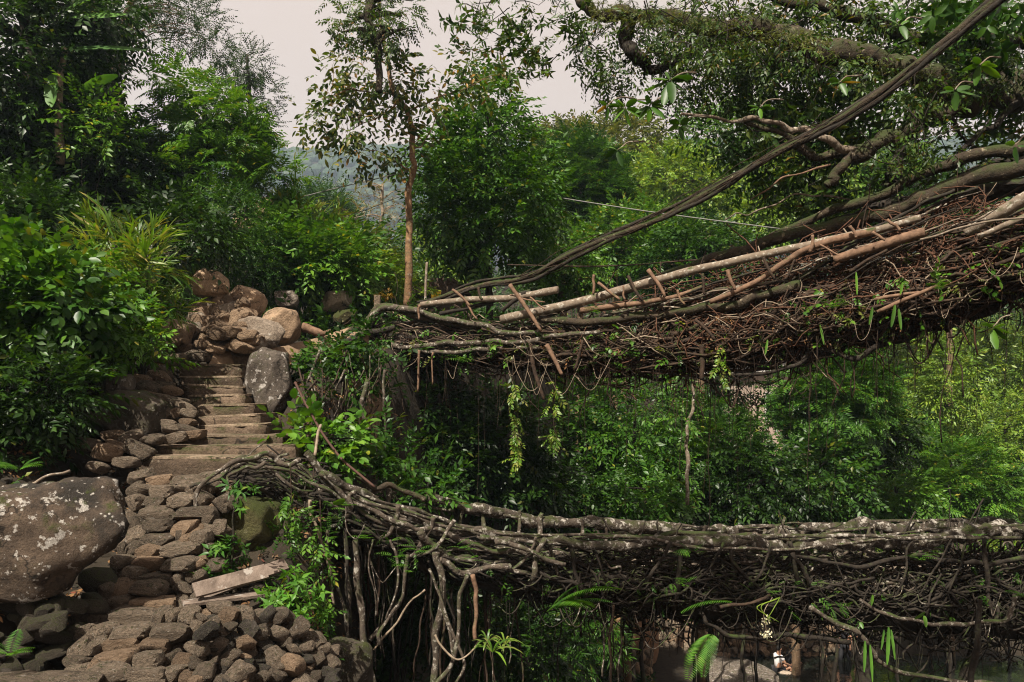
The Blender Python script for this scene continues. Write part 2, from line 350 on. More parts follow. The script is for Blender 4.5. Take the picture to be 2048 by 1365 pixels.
M_hair = plain('hair', (.012, .01, .009), .5, None, 8, 0)
M_water, n_, b_, o_ = newmat('river_water')
b_.inputs['Base Color'].default_value = (.012, .014, .011, 1); b_.inputs['Roughness'].default_value = .06
co_, _ = coords(n_); bump(n_, b_, noise(n_, co_, 2.5, 3), .25, .05)

# ------------------------------------------------------------------ terrain
def ss(a, b, x):
    t = np.clip((x-a)/(b-a), 0, 1); return t*t*(3-2*t)
WATER = -2.6
def land(x, y):
    z = np.interp(y, [0, 4.4, 7, 10.3, 12, 16, 30, 60, 110, 200, 320], [5.2, 5.25, 6.28, 7.5, 7.85, 8.1, 9.5, 13, 12, -10, -40])
    xs = np.interp(y, [0, 4.5, 7, 10.3, 13], [-2.9, -3.1, -4.0, -4.8, -5.2])
    return z+np.clip(xs-x, 0, 60)*.42*ss(3, 6, y)*(1-ss(60, 120, y))
def xedge(y): return np.interp(y, [0, 3.4, 4.6, 5.4, 6.4, 7, 9, 10.5, 12, 13, 15, 17, 20, 25, 31], [6, 4, -1.2, -1.4, -1.75, -1.85, -2.2, -2.0, -1.6, -1, 0, .5, .3, 0, 0])
stx = lambda y: np.interp(y, [4, 4.5, 7, 10.3, 13], [-2.1, -2.1, -2.95, -3.7, -3.9])
def H(x, y):
    x = np.asarray(x, float); y = np.asarray(y, float)
    fl = -2.25+.9*(1-ss(6, 12, y))*1.2+np.where((x > 6.0), -1.1*ss(6.0, 7.4, x)*(1-ss(29, 30.6, y)), 0)
    bank = np.interp(y, [0, 12, 20, 31], [1.0, 1.4, 2.6, 3.5])
    near = land(x, y)
    hw = np.interp(y, [4, 7, 7.5, 10.3], [.55, .75, .95, .6]); cx = stx(y)
    near = near-.42*ss(hw+.35, hw+.05, np.abs(x-cx))*ss(11.2, 10.4, y)*(y < 11.3)
    rt = ss(cx+.5, cx+.9, x); shelf = np.where(y < 5.0+(x+1.99)*1.0, 4.55, np.interp(y, [5, 6.5, 7.1, 7.6], [5.5, 5.55, 6.1, 6.35]))
    near = near+(np.minimum(shelf, near)-near)*rt*(1-ss(7.2, 7.6, y))
    t = ss(0, 1, (x-xedge(y))/bank)
    z = near+(fl-near)*t
    far = -2.2+np.clip(y-31, 0, 40)*.5; far = far+np.where(y > 70, -.15*(y-70), 0)
    zz = np.where(y > 31, np.where(x < 0, np.maximum(far, near*(1-ss(0, 8, x+8))+far*ss(0, 8, x+8)), far), z)
    k = ss(28, 33, y); z = z*(1-k)+zz*k
    px = A([x, y, 0*x]).T if x.ndim == 1 else np.stack([x, y, 0*x], -1)
    return z+fbm(px, .9, 3)*.13+np.where(y > 33, fbm(px, .12, 2, 2)*1.5, 0)
gx = np.concatenate([-np.geomspace(900, 13, 26), np.linspace(-12.5, 14, 120), np.geomspace(14.6, 900, 34)])
gy = np.concatenate([-np.geomspace(60, 1, 8), np.linspace(-.5, 34, 150), np.geomspace(34.6, 330, 40)])
X, Y = np.meshgrid(gx, gy); Z = H(X, Y); mb = MB()
nx, ny = len(gx), len(gy); i = (np.arange(ny-1)[:, None]*nx+np.arange(nx-1)[None]).ravel()
mb.add(np.stack([X, Y, Z], -1).reshape(-1, 3), q=np.stack([i, i+1, i+nx+1, i+nx], 1)); struct('ground', mb, M_soil)
# far hills
hx = np.linspace(-900, 900, 130); hy = np.concatenate([np.linspace(325, 700, 46), np.linspace(715, 770, 4)])
def HZ(x, y):
    p = np.stack([x, y, 0*x], -1); rid = 203+fbm(p*A([1, .15, 1]), .012, 3, 1)*16+np.clip(-x-250, 0, 900)*.08+np.clip(x-350, 0, 900)*.05
    return -42+(rid+42)*ss(310, 640, y)*(1-.3*ss(680, 1000, y))+fbm(p, .02, 3, 3)*7*ss(330, 450, y)
X, Y = np.meshgrid(hx, hy); mb = MB(); nx, ny = len(hx), len(hy); i = (np.arange(ny-1)[:, None]*nx+np.arange(nx-1)[None]).ravel()
mb.add(np.stack([X, Y, HZ(X, Y)], -1).reshape(-1, 3), q=np.stack([i, i+1, i+nx+1, i+nx], 1)); struct('hill', mb, M_soil)
bm = bmesh.new(); bmesh.ops.create_icosphere(bm, subdivisions=2, radius=1); bm.verts.ensure_lookup_table()
ICV = A([v.co[:] for v in bm.verts]); ICT = A([[v.index for v in f.verts] for f in bm.faces]); bm.free()
n = 9000; x = rng.uniform(-520, 620, n); y = rng.uniform(330, 660, n); mb = MB()
r = rng.uniform(2.4, 6.2, n)
for k in range(8):
    ix = np.arange(k, n, 8); v = ICV*(1+.45*fbm(ICV*2.2+k*7, 1.4, 2))[:, None]*A([1, 1, .85])
    c = np.stack([x[ix], y[ix], HZ(x[ix], y[ix])+r[ix]*.6], 1)
    mb.add((v[None]*r[ix, None, None]+c[:, None]).reshape(-1, 3), (ICT[None]+(np.arange(len(ix))*len(v))[:, None, None]).reshape(-1, 3))
tag(struct('far_woods', mb, L_far, 'stuff', False), 'hazy blue green woods covering the distant hillside', 'woods')
# water, shelf
mb = MB(); gx = np.linspace(5.5, 45, 40); gy = np.linspace(9, 32, 24); X, Y = np.meshgrid(gx, gy); i = (np.arange(23)[:, None]*40+np.arange(39)[None]).ravel()
mb.add(np.stack([X, Y, 0*X+WATER], -1).reshape(-1, 3), q=np.stack([i, i+1, i+41, i+40], 1)); struct('river_water', mb, M_water)
# haze
mh = bpy.data.materials.new('haze_air'); mh.use_nodes = True; n_ = mh.node_tree; n_.nodes.remove(n_.nodes['Principled BSDF'])
pv = nd(n_, 'ShaderNodeVolumePrincipled'); pv.inputs['Color'].default_value = (.62, .80, 1, 1); pv.inputs['Density'].default_value = .0006
pv.inputs['Anisotropy'].default_value = .2
n_.links.new(pv.outputs[0], n_.nodes['Material Output'].inputs['Volume'])
mb = MB(); c = A([[-1, -1, -1], [1, -1, -1], [1, 1, -1], [-1, 1, -1], [-1, -1, 1], [1, -1, 1], [1, 1, 1], [-1, 1, 1]], float)
CQ = A([[0, 3, 2, 1], [4, 5, 6, 7], [0, 1, 5, 4], [1, 2, 6, 5], [2, 3, 7, 6], [3, 0, 4, 7]])
mb.add(c*A([1000, 440, 180])+A([0, 350, 115]), q=CQ); struct('haze', mb, mh, 'stuff', False)

# ------------------------------------------------------------------ rocks
bm = bmesh.new(); bmesh.ops.create_icosphere(bm, subdivisions=3, radius=1); bm.verts.ensure_lookup_table()
RV = A([v.co[:] for v in bm.verts]); RT = A([[v.index for v in f.verts] for f in bm.faces]); bm.free()
bm = bmesh.new(); bmesh.ops.create_icosphere(bm, subdivisions=5, radius=1); bm.verts.ensure_lookup_table()
BV = A([v.co[:] for v in bm.verts]); BT = A([[v.index for v in f.verts] for f in bm.faces]); bm.free()
def rockshape(u, seed, boxy=.5, rough=.05, planes=13, k=14.):
    g = np.random.default_rng(seed); n = nz(g.normal(size=(planes, 3))); h = g.uniform(.72, 1.0, planes)
    ax = A([[1, 0, 0], [-1, 0, 0], [0, 1, 0], [0, -1, 0], [0, 0, 1], [0, 0, -1.]]); n = np.vstack([n, nz(ax+g.normal(size=(6, 3))*.12)]); h = np.append(h, np.full(6, 1-.3*boxy))
    q = np.maximum(u@n.T, .02); r = h/q; r = -np.log(np.exp(-k*np.minimum(r, 3)).sum(1))/k
    r = np.minimum(r, 1.12)
    return u*(r*(1+rough*fbm(u*2+seed, 1.6, 4, seed % 3)))[:, None]
ROCKS = {}
def rockmesh(k, mat):
    key = (k, mat.name)
    if key not in ROCKS:
        m = MB(); m.add(rockshape(RV, 100+k, .35+.12*(k % 4) if k < 14 else .95, .06, 9, 40.), RT); ROCKS[key] = m.mesh('stone', mat); ROCKS[key].set_sharp_from_angle(angle=.45)
    return ROCKS[key]
def stone(px, py, d, rx, ry, mat, parent, rz=None, rot=.25, name='stone', flat=False):
    o = link(name, rockmesh(int(rng.integers(14, 24) if flat else rng.integers(14)), mat), parent, P(px, py, d)); s = d/F
    rz = rz if rz is not None else min(rx, ry*1.6)*rng.uniform(.9, 1.2)
    o.scale = (rx*s*1.08, rz*s, ry*s*1.08); o.rotation_euler = (rng.normal()*rot*.6, rng.normal()*rot, rng.normal()*rot); return o
def boulder(name, label, px, py, d, rx, ry, mat, seed, rz=None, rot=(0, 0, 0), rough=.07):
    m = MB(); s = d/F; v = rockshape(BV, seed, .45, rough, 11, 30.)*A([rx*s*1.1, (rz or rx)*s*1.1, ry*s*1.1])
    v = v+(fbm(v*3+seed, 2.2, 4, 2)[:, None]*.06-.05*np.abs(fbm(v*2.2+seed*2, 1.7, 3, 1))[:, None])*min(rx, ry)*s*nz(v)*2.4
    R = np.array(Matrix.Rotation(rot[1], 3, 'Y') @ Matrix.Rotation(rot[2], 3, 'Z')); v = v@R.T
    m.add(v, BT); o = link(name, m.mesh(name, mat), loc=P(px, py, d)); return tag(o, label, 'boulder')
boulder('boulder', 'huge rounded boulder splashed with white lichen at the foot of the stone steps', 60, 1082, 5.25, 184, 116, R_big, 19, 100, (0, -.2, .3), .2)
boulder('boulder', 'tall grey boulder standing against the right side of the concrete steps', 540, 775, 9.6, 50, 76, R_bgrey, 12, 60, (0, .15, .3), .2)
boulder('boulder', 'pale blocky rock perched on top of the stone heap', 422, 568, 10.9, 38, 31, R_bbrown, 14, 34, (0, .15, .4))
boulder('boulder', 'smooth round brown boulder right of the perched rock', 490, 606, 11.3, 42, 34, R_bbrown, 15, 40, (0, .35, 0), .04)
boulder('boulder', 'brown boulder rolled against the dirt path at the stair top', 563, 652, 11.0, 40, 38, R_bbrown, 21, 40, (0, .3, 0))
boulder('boulder', 'flat pale slab leaning in front of the path boulder', 522, 664, 10.5, 45, 28, R_pale, 23, 26, (0, .3, 0))
boulder('boulder', 'reddish earth coloured rock half buried left of the stone heap', 350, 668, 10.1, 40, 30, R_bbrown, 25, 40)
boulder('boulder', 'rounded grey boulder in the ferns left of the steps', 234, 770, 8.7, 31, 26, R_bgrey, 28, 30)
boulder('boulder', 'broad dark mossy boulder halfway up beside the steps', 258, 842, 8.3, 82, 62, R_bdark, 31, 70)
boulder('boulder', 'dark low boulder buried in undergrowth near the left edge', 150, 832, 8.4, 42, 30, R_bdark, 33, 40)
boulder('boulder', 'brown cliff like boulder under the start of the upper bridge', 672, 845, 10.2, 88, 112, R_bbrown, 36, 70, (0, .1, .3), .1)
boulder('boulder', 'dark rock face behind the hanging roots of the upper bridge', 775, 870, 12.4, 60, 130, R_bdark, 37, 120, (0, .1, .2), .1)
boulder('boulder', 'moss green boulder between the stone steps and the lower bridge', 494, 1062, 6.9, 78, 72, R_moss, 40, 70)
boulder('boulder', 'big reddish bare rock among the bushes above the path', 522, 440, 17, 52, 42, R_bbrown, 44, 50)
boulder('boulder', 'light brown split rock on the bank beyond the path', 672, 604, 13.3, 30, 22, R_pale, 46, 30)
boulder('boulder', 'small yellow mossy rock at the far edge of the path', 690, 634, 12.8, 24, 16, R_moss, 47, 24)
boulder('boulder', 'grey rounded rock in the shade behind the path', 575, 600, 12.6, 24, 20, R_bgrey, 48, 24)
boulder('boulder', 'dark boulder on the bank below the aerial roots', 690, 1330, 6.3, 60, 60, R_bdark, 49, 60)
boulder('boulder', 'grey boulder at the river edge beside the small soil slope', 1222, 1305, 24, 20, 24, R_bdark, 51, 24)
boulder('boulder', 'large tan rock in the river wall behind the seated people', 1535, 1290, 30.5, 44, 22, R_brown, 52, 30)
boulder('boulder', 'pale boulder the white shirted person sits on', 1570, 1352, 28.2, 16, 12, R_pale, 53, 16)

# stone heap above the steps
t = thing('stone_heap', 'heap of loose brown rubble stones above the top of the steps', 'stone heap', P(440, 700, 10.4))
for k in range(70):
    u = rng.uniform(); py = 600+u*88; px = rng.uniform(408-u*42, 485+u*32); d = 11.1-u*.9+rng.normal()*.06; q = rng.uniform(8, 18)+u*3
    stone(px, py, d, q*rng.uniform(1, 1.5), q, R_brown if rng.uniform() < .8 else R_pale, t, rot=.5)
for px, py, rx, ry in ((440, 668, 24, 15), (498, 676, 20, 14), (462, 665, 22, 14), (405, 690, 16, 12), (420, 660, 22, 9), (345, 700, 18, 10), (372, 698, 22, 12), (480, 695, 34, 12), (430, 698, 22, 12)):
    stone(px, py, 10.15, rx, ry, R_brown, t)
# loose stones bordering the steps
t = thing('stone_edging', 'rough dry stone edging piled along the left side of the concrete steps', 'stone edging', P(330, 900, 8))
for px, py, d, rx, ry in ((290, 714, 10, 22, 11), (320, 712, 10, 18, 10), (362, 716, 10, 20, 11), (398, 712, 10, 24, 12), (335, 722, 9.8, 25, 8), (308, 738, 9.5, 42, 12), (320, 755, 9.3, 34, 12),
        (284, 764, 9.2, 22, 15), (300, 778, 9, 26, 16), (328, 772, 9.1, 26, 10), (345, 782, 8.9, 22, 10), (300, 795, 8.7, 34, 12), (330, 800, 8.6, 22, 13), (352, 808, 8.5, 26, 13), (375, 815, 8.4, 18, 9),
        (330, 825, 8.3, 18, 14), (352, 826, 8.3, 14, 11), (378, 828, 8.2, 18, 11), (340, 848, 8, 20, 9), (376, 845, 8, 20, 9), (345, 858, 7.9, 22, 10), (378, 860, 7.9, 30, 9), (352, 876, 7.7, 26, 12), (390, 870, 7.8, 22, 12),
        (225, 872, 7.7, 26, 14), (215, 905, 7.4, 30, 20), (280, 902, 7.4, 34, 18), (262, 872, 7.7, 24, 11), (195, 935, 7.2, 22, 12), (255, 925, 7.2, 28, 12), (235, 893, 7.5, 24, 12), (305, 880, 7.6, 24, 12), (175, 890, 7.6, 24, 16)):
    stone(px, py, d, rx, ry, R_grey if rng.uniform() < .75 else R_brown, t)
# concrete steps
t = thing('concrete_stairs', 'worn concrete stairway climbing the bank, moss stained risers', 'stairs', P(400, 930, 7))
def pbox(mb, p0, p1, thick_y, h, n=(14, 3, 4), jit=.012):
    """slab whose front top edge runs p0-p1"""
    p0, p1 = A(p0), A(p1); bm = bmesh.new(); bmesh.ops.create_cube(bm, size=1); bmesh.ops.subdivide_edges(bm, edges=[e for e in bm.edges], cuts=7, use_grid_fill=True)
    bm.verts.ensure_lookup_table(); v = A([q.co[:] for q in bm.verts])+.5; q = A([[a.index for a in f.verts] for f in bm.faces]); bm.free()
    w = p0[None]+(p1-p0)[None]*v[:, :1]+A([0, 1, 0])*(v[:, 1:2]*thick_y)-A([0, 0, 1])*((1-v[:, 2:3])*h)
    e = ((np.abs(v-.5) > .49).sum(1) >= 2); w = w+fbm(w, 5, 3)[:, None]*jit*nz(w-w.mean(0))-e[:, None]*nz(w-w.mean(0))*np.abs(rng.normal(size=(len(w), 1)))*jit*1.5
    mb.add(w, q=q)
ST = [(705, 428, 506), (728, 356, 482), (752, 358, 484), (770, 366, 486), (789, 374, 490), (808, 386, 508), (830, 396, 522), (849, 400, 532), (870, 348, 566), (891, 308, 592), (914, 272, 505)]
for y, x0, x1 in ST:
    d = 7.0+(940-y)/235*3.3; m = MB(); tl = rng.normal()*2
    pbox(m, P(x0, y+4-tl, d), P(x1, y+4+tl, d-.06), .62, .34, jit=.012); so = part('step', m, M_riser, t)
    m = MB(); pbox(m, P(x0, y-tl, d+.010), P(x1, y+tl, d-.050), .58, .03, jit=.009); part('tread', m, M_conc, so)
# dry stone steps and wall below
t = thing('stone_stairs', 'rough dry stone steps with a cobble retaining wall, bottom left', 'stairs', P(330, 1360, 4.6))
y = 948.
while y < 1362:
    f = (y-948)/414; d = 7.0-f*2.35; hh = 25+f*9
    x0, x1 = np.interp(y, [948, 1000, 1080, 1140, 1160, 1200, 1260, 1365], [268, 262, 240, 232, 205, 165, 152, 128]), np.interp(y, [948, 1000, 1080, 1130, 1180, 1240, 1365], [448, 425, 412, 405, 400, 395, 385])
    x = x0
    while x < x1:
        mid = .15 < (x-x0)/(x1-x0) < .62; wd = (rng.uniform(46, 92) if mid else rng.uniform(18, 40))*(1+f*.2)
        stone(x+wd/2, y+hh*.45+rng.normal()*3, d+rng.normal()*.05-(.06 if mid else 0), wd*.57, hh*(.6 if mid else rng.uniform(.45, .75)), R_grey if rng.uniform() < .75 else R_brown, t, 38, .06 if mid else .35, flat=mid)
        x += wd*.93
    y += hh*.9
for k in range(14):
    y = 1234+k*11.5; x0 = np.interp(y, [1238, 1365], [392, 370]); x1 = np.interp(y, [1238, 1290, 1365], [575, 640, 660])
    x = x0+rng.uniform(0, 12)
    while x < x1:
        q = rng.uniform(8, 25); f = (x-380)/280
        stone(x+q, y+rng.normal()*3, 4.95+f*.75-(y-1238)/127*.3+rng.normal()*.05, q*1.08, q*rng.uniform(.45, .85), R_dark if rng.uniform() < .35 else (R_grey if rng.uniform() < .8 else R_brown), t, rot=.6); x += q*1.75
for px, py, rx, ry in ((432, 960, 24, 12), (398, 975, 30, 14), (455, 1005, 28, 20), (420, 1030, 20, 18), (440, 1055, 16, 18), (405, 1075, 22, 18), (425, 1100, 18, 14), (435, 1130, 20, 12), (440, 1215, 30, 14), (480, 1222, 26, 12), (530, 1228, 22, 10), (560, 1232, 20, 12)):
    stone(px, py, 6.9-(py-950)/300*1.7, rx, ry, R_grey, t)
# rocks in the shade at the very bottom left
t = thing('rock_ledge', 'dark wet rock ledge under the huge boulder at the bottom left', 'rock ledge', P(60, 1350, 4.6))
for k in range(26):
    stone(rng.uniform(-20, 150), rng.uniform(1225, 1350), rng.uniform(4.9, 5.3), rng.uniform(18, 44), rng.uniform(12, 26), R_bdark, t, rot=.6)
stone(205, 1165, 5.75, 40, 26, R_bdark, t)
for k in range(16): stone(rng.uniform(0, 225), rng.uniform(1185, 1240), rng.uniform(5.1, 5.5), rng.uniform(16, 34), rng.uniform(10, 20), R_bdark, t, rot=.5)  # extra dark stones cover lit soil, standing in for the boulder's shadow
for px, rx in ((40, 80), (130, 70)): stone(px, 1362, 4.5, rx, 12, R_grey, t, 50, .05)
# river side dry stone wall
t = thing('river_wall', 'old dry stone retaining wall on the far bank of the river', 'stone wall', P(1420, 1335, 30.5))
cnt = 0
for y in np.arange(1196, 1340, 10.5):
    x = np.interp(y, [1196, 1250, 1340], [1330, 1300, 1290])+rng.uniform(0, 8)
    while x < np.interp(y, [1196, 1250, 1300, 1340], [1480, 1680, 1700, 1500]):
        q = rng.uniform(5.5, 9); 
        if cnt < 290: stone(x+q, y+rng.normal()*1.5, 30.6-(y-1196)/144*.8+rng.normal()*.1, q*1.1, q*.85, R_grey if rng.uniform() < .5 else R_brown, t, rot=.5); cnt += 1
        x += q*1.9
t = thing('river_stones', 'scatter of tumbled stones at the foot of the far bank', 'stone heap', P(1250, 1340, 27))
for k in range(60): stone(rng.uniform(1190, 1300), rng.uniform(1295, 1365), rng.uniform(25.5, 28), rng.uniform(6, 12), rng.uniform(5, 9), R_brown if rng.uniform() < .5 else R_grey, t, rot=.5)
mb = MB(); v = BV*A([2.0, 2.2, .28]); v = v+fbm(v, 1.5, 3)[:, None]*.12; mb.add(v+P(1440, 1352, 28), BT); struct('river_rock_shelf', mb, R_bgrey)
mb = MB(); v = BV*A([2.6, .8, .2]); v = v+fbm(v, 1.5, 3)[:, None]*.12; mb.add(v+P(1880, 1318, 30.6), BT); struct('river_rock_shelf', mb, R_bgrey)
mb = MB(); v = BV*A([1.0, .9, 1.5]); v = v+fbm(v, 2, 3)[:, None]*.2; mb.add(v+P(1262, 1285, 28.5), BT); struct('soil_slope', mb, M_orange)
# dirt path from the stair top to the bridge
mb = MB(); pth = spline([P(455, 703, 10.4), P(520, 700, 10.8), P(600, 690, 11.2), P(680, 665, 11.8), P(760, 640, 12.2)], 26); n = 10
cr = np.linspace(-.5, .5, n); V = pth[:, None]+np.stack([cr*.2, cr*1.1, -.75*(np.abs(cr)*2)**6-.05*(np.abs(cr)*2)**2], -1)[None]; V = V+A([0, 0, 1])*(fbm(V, 5, 3)*.03)[..., None]
i = (np.arange(25)[:, None]*n+np.arange(n-1)[None]).ravel(); mb.add(V.reshape(-1, 3), q=np.stack([i, i+1, i+n+1, i+n], 1)); struct('path', mb, M_path)
# planks
def plank(label, a, b, d0, d1, w, th, roll):
    p0, p1 = P(*a, d0), P(*b, d1); ax = nz(p1-p0); up = nz(A([0, math.sin(roll), math.cos(roll)])); s = nz(np.cross(ax, up)); up = np.cross(s, ax)
    L = np.linalg.norm(p1-p0); m = MB(); k = 14; tt = np.linspace(0, 1, k); V = []
    for q in tt:
        wv = w*(.5+.012*math.sin(q*9)+rng.normal()*.004); c = p0+ax*L*q
        V += [c+s*wv+up*th/2, c-s*wv+up*th/2, c-s*wv-up*th/2, c+s*wv-up*th/2]
    i = (np.arange(k-1)[:, None]*4+np.arange(4)[None]); j = (np.arange(k-1)[:, None]*4+A([1, 2, 3, 0])[None]); q = np.stack([i, j, j+4, i+4], -1).reshape(-1, 4)
    e = (k-1)*4; q = np.vstack([q, [[0, 3, 2, 1], [e, e+1, e+2, e+3]]]); m.add(A(V), q=q)
    solo('wooden_plank', m, M_plank, label, 'plank', p0, smooth=False)
plank('weathered plank lying on top, nearest the stone steps', (388, 1182), (532, 1143), 5.55, 5.85, .11, .025, -1.0)
plank('longer pale plank slanting up behind the top plank', (400, 1190), (572, 1128), 5.75, 6.25, .10, .025, -1.0)
plank('thin board seen edge on below the two broad planks', (365, 1208), (534, 1187), 5.5, 5.8, .10, .02, -.1)

# ------------------------------------------------------------------ upper bridge
def dup(px): return np.interp(px, [560, 750, 1400, 2048, 2350], [11.0, 11.9, 10, 8.2, 7.5])
def dlo(px): return np.interp(px, [430, 600, 1000, 1400, 2048, 2350], [6.7, 7.1, 7.8, 8.4, 9.2, 9.6])
UX = [560, 640, 720, 760, 900, 1000, 1200, 1400, 1550, 1700, 1850, 1950, 2048, 2350]
UT = [700, 690, 650, 640, 645, 655, 645, 612, 585, 548, 505, 480, 458, 380]
UB = [730, 735, 745, 730, 728, 735, 752, 745, 722, 690, 652, 620, 592, 520]
LX = [430, 480, 560, 640, 720, 800, 900, 1000, 1100, 1200, 1400, 1600, 1800, 2048, 2350]
LT = [960, 925, 940, 975, 1020, 1060, 1095, 1115, 1125, 1130, 1135, 1140, 1140, 1130, 1120]
LB = [990, 985, 1020, 1050, 1085, 1110, 1150, 1180, 1200, 1222, 1238, 1245, 1262, 1285, 1300]
def bridge_core(X_, T_, B_, dfun, hw, x0, x1, off=.5, fh=.5):
    m = MB(); n = 90; sd = 22; pxs = np.linspace(x0, x1, n); th = np.arange(sd)/sd*2*math.pi
    V = []
    for px in pxs:
        d = dfun(px)+off; t, b = np.interp(px, X_, T_), np.interp(px, X_, B_); s = d/F
        c = P(px, (t+b)/2, d); V.append(c+np.stack([0*th, -np.cos(th)*hw, np.sin(th)*(b-t)*fh*s], 1))
    V = A(V); V = V+(fbm(V, 4.5, 4)*.07)[..., None]*A([.3, 1, 1]); i = np.arange(n-1)[:, None]*sd; j = np.arange(sd)[None]; j2 = (j+1) % sd
    m.add(V.reshape(-1, 3), q=np.stack([i+j, i+sd+j, i+sd+j2, i+j2], -1).reshape(-1, 4)); return m
def R_(mb, pts, dfun, r0, r1, off=0, **kw):
    """pts in px with optional extra depth offset"""
    return root(mb, [P(p[0], p[1], dfun(p[0])+off+(p[2] if len(p) > 2 else 0)) for p in pts], r0, r1, **kw)
def tangle(mb, n, X_, T_, B_, dfun, x0, x1, r, ln, vert=.25, hw=.55, off=.5, sides=4, wob=.03, ext=(.0, 1.0)):
    for _ in range(n):
        px = rng.uniform(x0, x1); f = rng.uniform(*ext); ph = rng.uniform(0, 1)
        L = rng.uniform(*ln)*rng.choice([-1, 1]); k = 5; pts = []; sl = rng.normal()*vert; dd = off-hw*rng.uniform(.75, 1.15)
        for q in np.linspace(0, 1, k):
            x = px+L*q+rng.normal()*6; t, b = np.interp(x, X_, T_), np.interp(x, X_, B_); g = f+(q-.5)*sl+rng.normal()*.05
            ed = dd+.28*(2*abs(np.clip(g, 0, 1)-.5))**2*hw*1.5; pts.append(P(x, t+(b-t)*g, dfun(x)+ed+rng.normal()*.02))
        rr = rng.uniform(*r); root(mb, pts, rr, rr*rng.uniform(.4, 1), 14, wob, .12, sides)
def droop_roots(mb, n, X_, B_, dfun, x0, x1, r, ln, off=(-.1, .9), sides=3):
    for _ in range(n):
        px = rng.uniform(x0, x1); y = np.interp(px, X_, B_)-rng.uniform(5, 60); L = rng.gamma(2, .5)*rng.uniform(*ln)*.6; d = dfun(px)+rng.uniform(*off); sw = rng.normal()*9
        rr = rng.uniform(*r); root(mb, [P(px, y, d), P(px+sw*.3, y+L*.5, d), P(px+sw, y+L, d+rng.normal()*.05)], rr, rr*.5, 12, .012, .1, sides)
def loops(mb, n, X_, T_, B_, dfun, x0, x1, r, off=-.1):
    for _ in range(n):
        px = rng.uniform(x0, x1); t, b = np.interp(px, X_, T_), np.interp(px, X_, B_); y = t+(b-t)*rng.uniform(.1, .9); w = rng.uniform(20, 90)*rng.choice([-1, 1]); h = rng.uniform(20, 90); o = off+rng.normal()*.12
        rr = rng.uniform(*r); root(mb, [P(px, y, dfun(px)+o), P(px+w*.25, y+h*.7, dfun(px)+o-.05), P(px+w*.6, y+h, dfun(px)+o-.08), P(px+w, y+h*rng.uniform(.2, .7), dfun(px)+o)], rr, rr*.7, 16, .015, .1, 4)
UP = thing('living_root_bridge', 'upper living root bridge with pale poles lashed along it, hung with rootlets', 'root bridge', P(760, 700, 11.9))
part('deck', bridge_core(UX, UT, UB, dup, .52, 650, 2350, .6), B_dark, UP)
def single(name, mat, parent, pts, dfun, r0, r1, off=0, **kw):
    m = MB(); R_(m, pts, dfun, r0, r1, off, **kw); return part(name, m, mat, parent)
# guide root: long diagonal, three strands
gp = [(835, 612), (880, 600), (955, 574), (1060, 552), (1150, 507), (1300, 442), (1420, 384), (1560, 305), (1700, 226), (1850, 120), (1995, 0), (2150, -120)]
for k, (o, r0, r1) in enumerate(((0, .028, .046), (-.02, .02, .032), (.03, .016, .034))):
    single('guide_root', [B_moss, B_dark, B_dark][k], UP, [(a, b+[0, 5, -4][k]*(.8+a/2000)+rng.normal()*3) for a, b in gp], lambda q: dup(q)*np.interp(q, [900, 2000], [1, .93]), r0, r1, .2+o, n=70, wob=.012, knob=.12, sides=7)
m = MB()  # loose fibres peeling off the guide root
for k in range(34):
    i0 = rng.uniform(900, 1800); i1 = i0+rng.uniform(90, 360); px = np.linspace(i0, i1, 6); py = np.interp(px, [q[0] for q in gp], [q[1] for q in gp])+rng.normal()*5+np.array([0, 1, 2, 2, 1, 0])*rng.normal()*4
    root(m, [P(a, b, dup(a)*np.interp(a, [900, 2000], [1, .93])+.2+rng.uniform(-.07, .03)) for a, b in zip(px, py)], .006, .003, 20, .015, .2, 4)
part('loose_fibres', m, B_fibre, UP, 'stuff')
PO = [  # pale lashed poles
    (B_pole, [(1003, 640), (1150, 606), (1300, 566), (1420, 533), (1600, 495), (1745, 462), (1842, 436)], .066, .038, -.06),
    (B_pole, [(842, 610), (940, 600), (1040, 594), (1116, 580)], .042, .052, .0),
    (B_red, [(1162, 622), (1260, 610), (1340, 596), (1404, 574)], .04, .025, -.1),
    (B_red, [(1420, 605), (1500, 570), (1570, 525), (1640, 490), (1752, 462)], .03, .045, -.12),
    (B_red, [(1668, 520), (1760, 490), (1850, 465)], .05, .06, -.12),
    (B_pole, [(1930, 466), (2000, 425), (2060, 392), (2200, 310)], .06, .075, -.1),
    (B_pole, [(1955, 474), (2040, 440), (2180, 370)], .03, .035, -.2),
    (B_dark, [(880, 628), (960, 610), (1060, 583)], .03, .03, .05),
    (B_pole, [(1840, 480), (1950, 450), (2100, 430)], .012, .01, -.3),
    (B_dark, [(1005, 622), (1052, 585)], .03, .03, -.02)]
for m_, pts, r0, r1, o in PO: single('pole', m_, UP, pts, dup, r0, r1, o, n=40, wob=.006, knob=.06, sides=9)
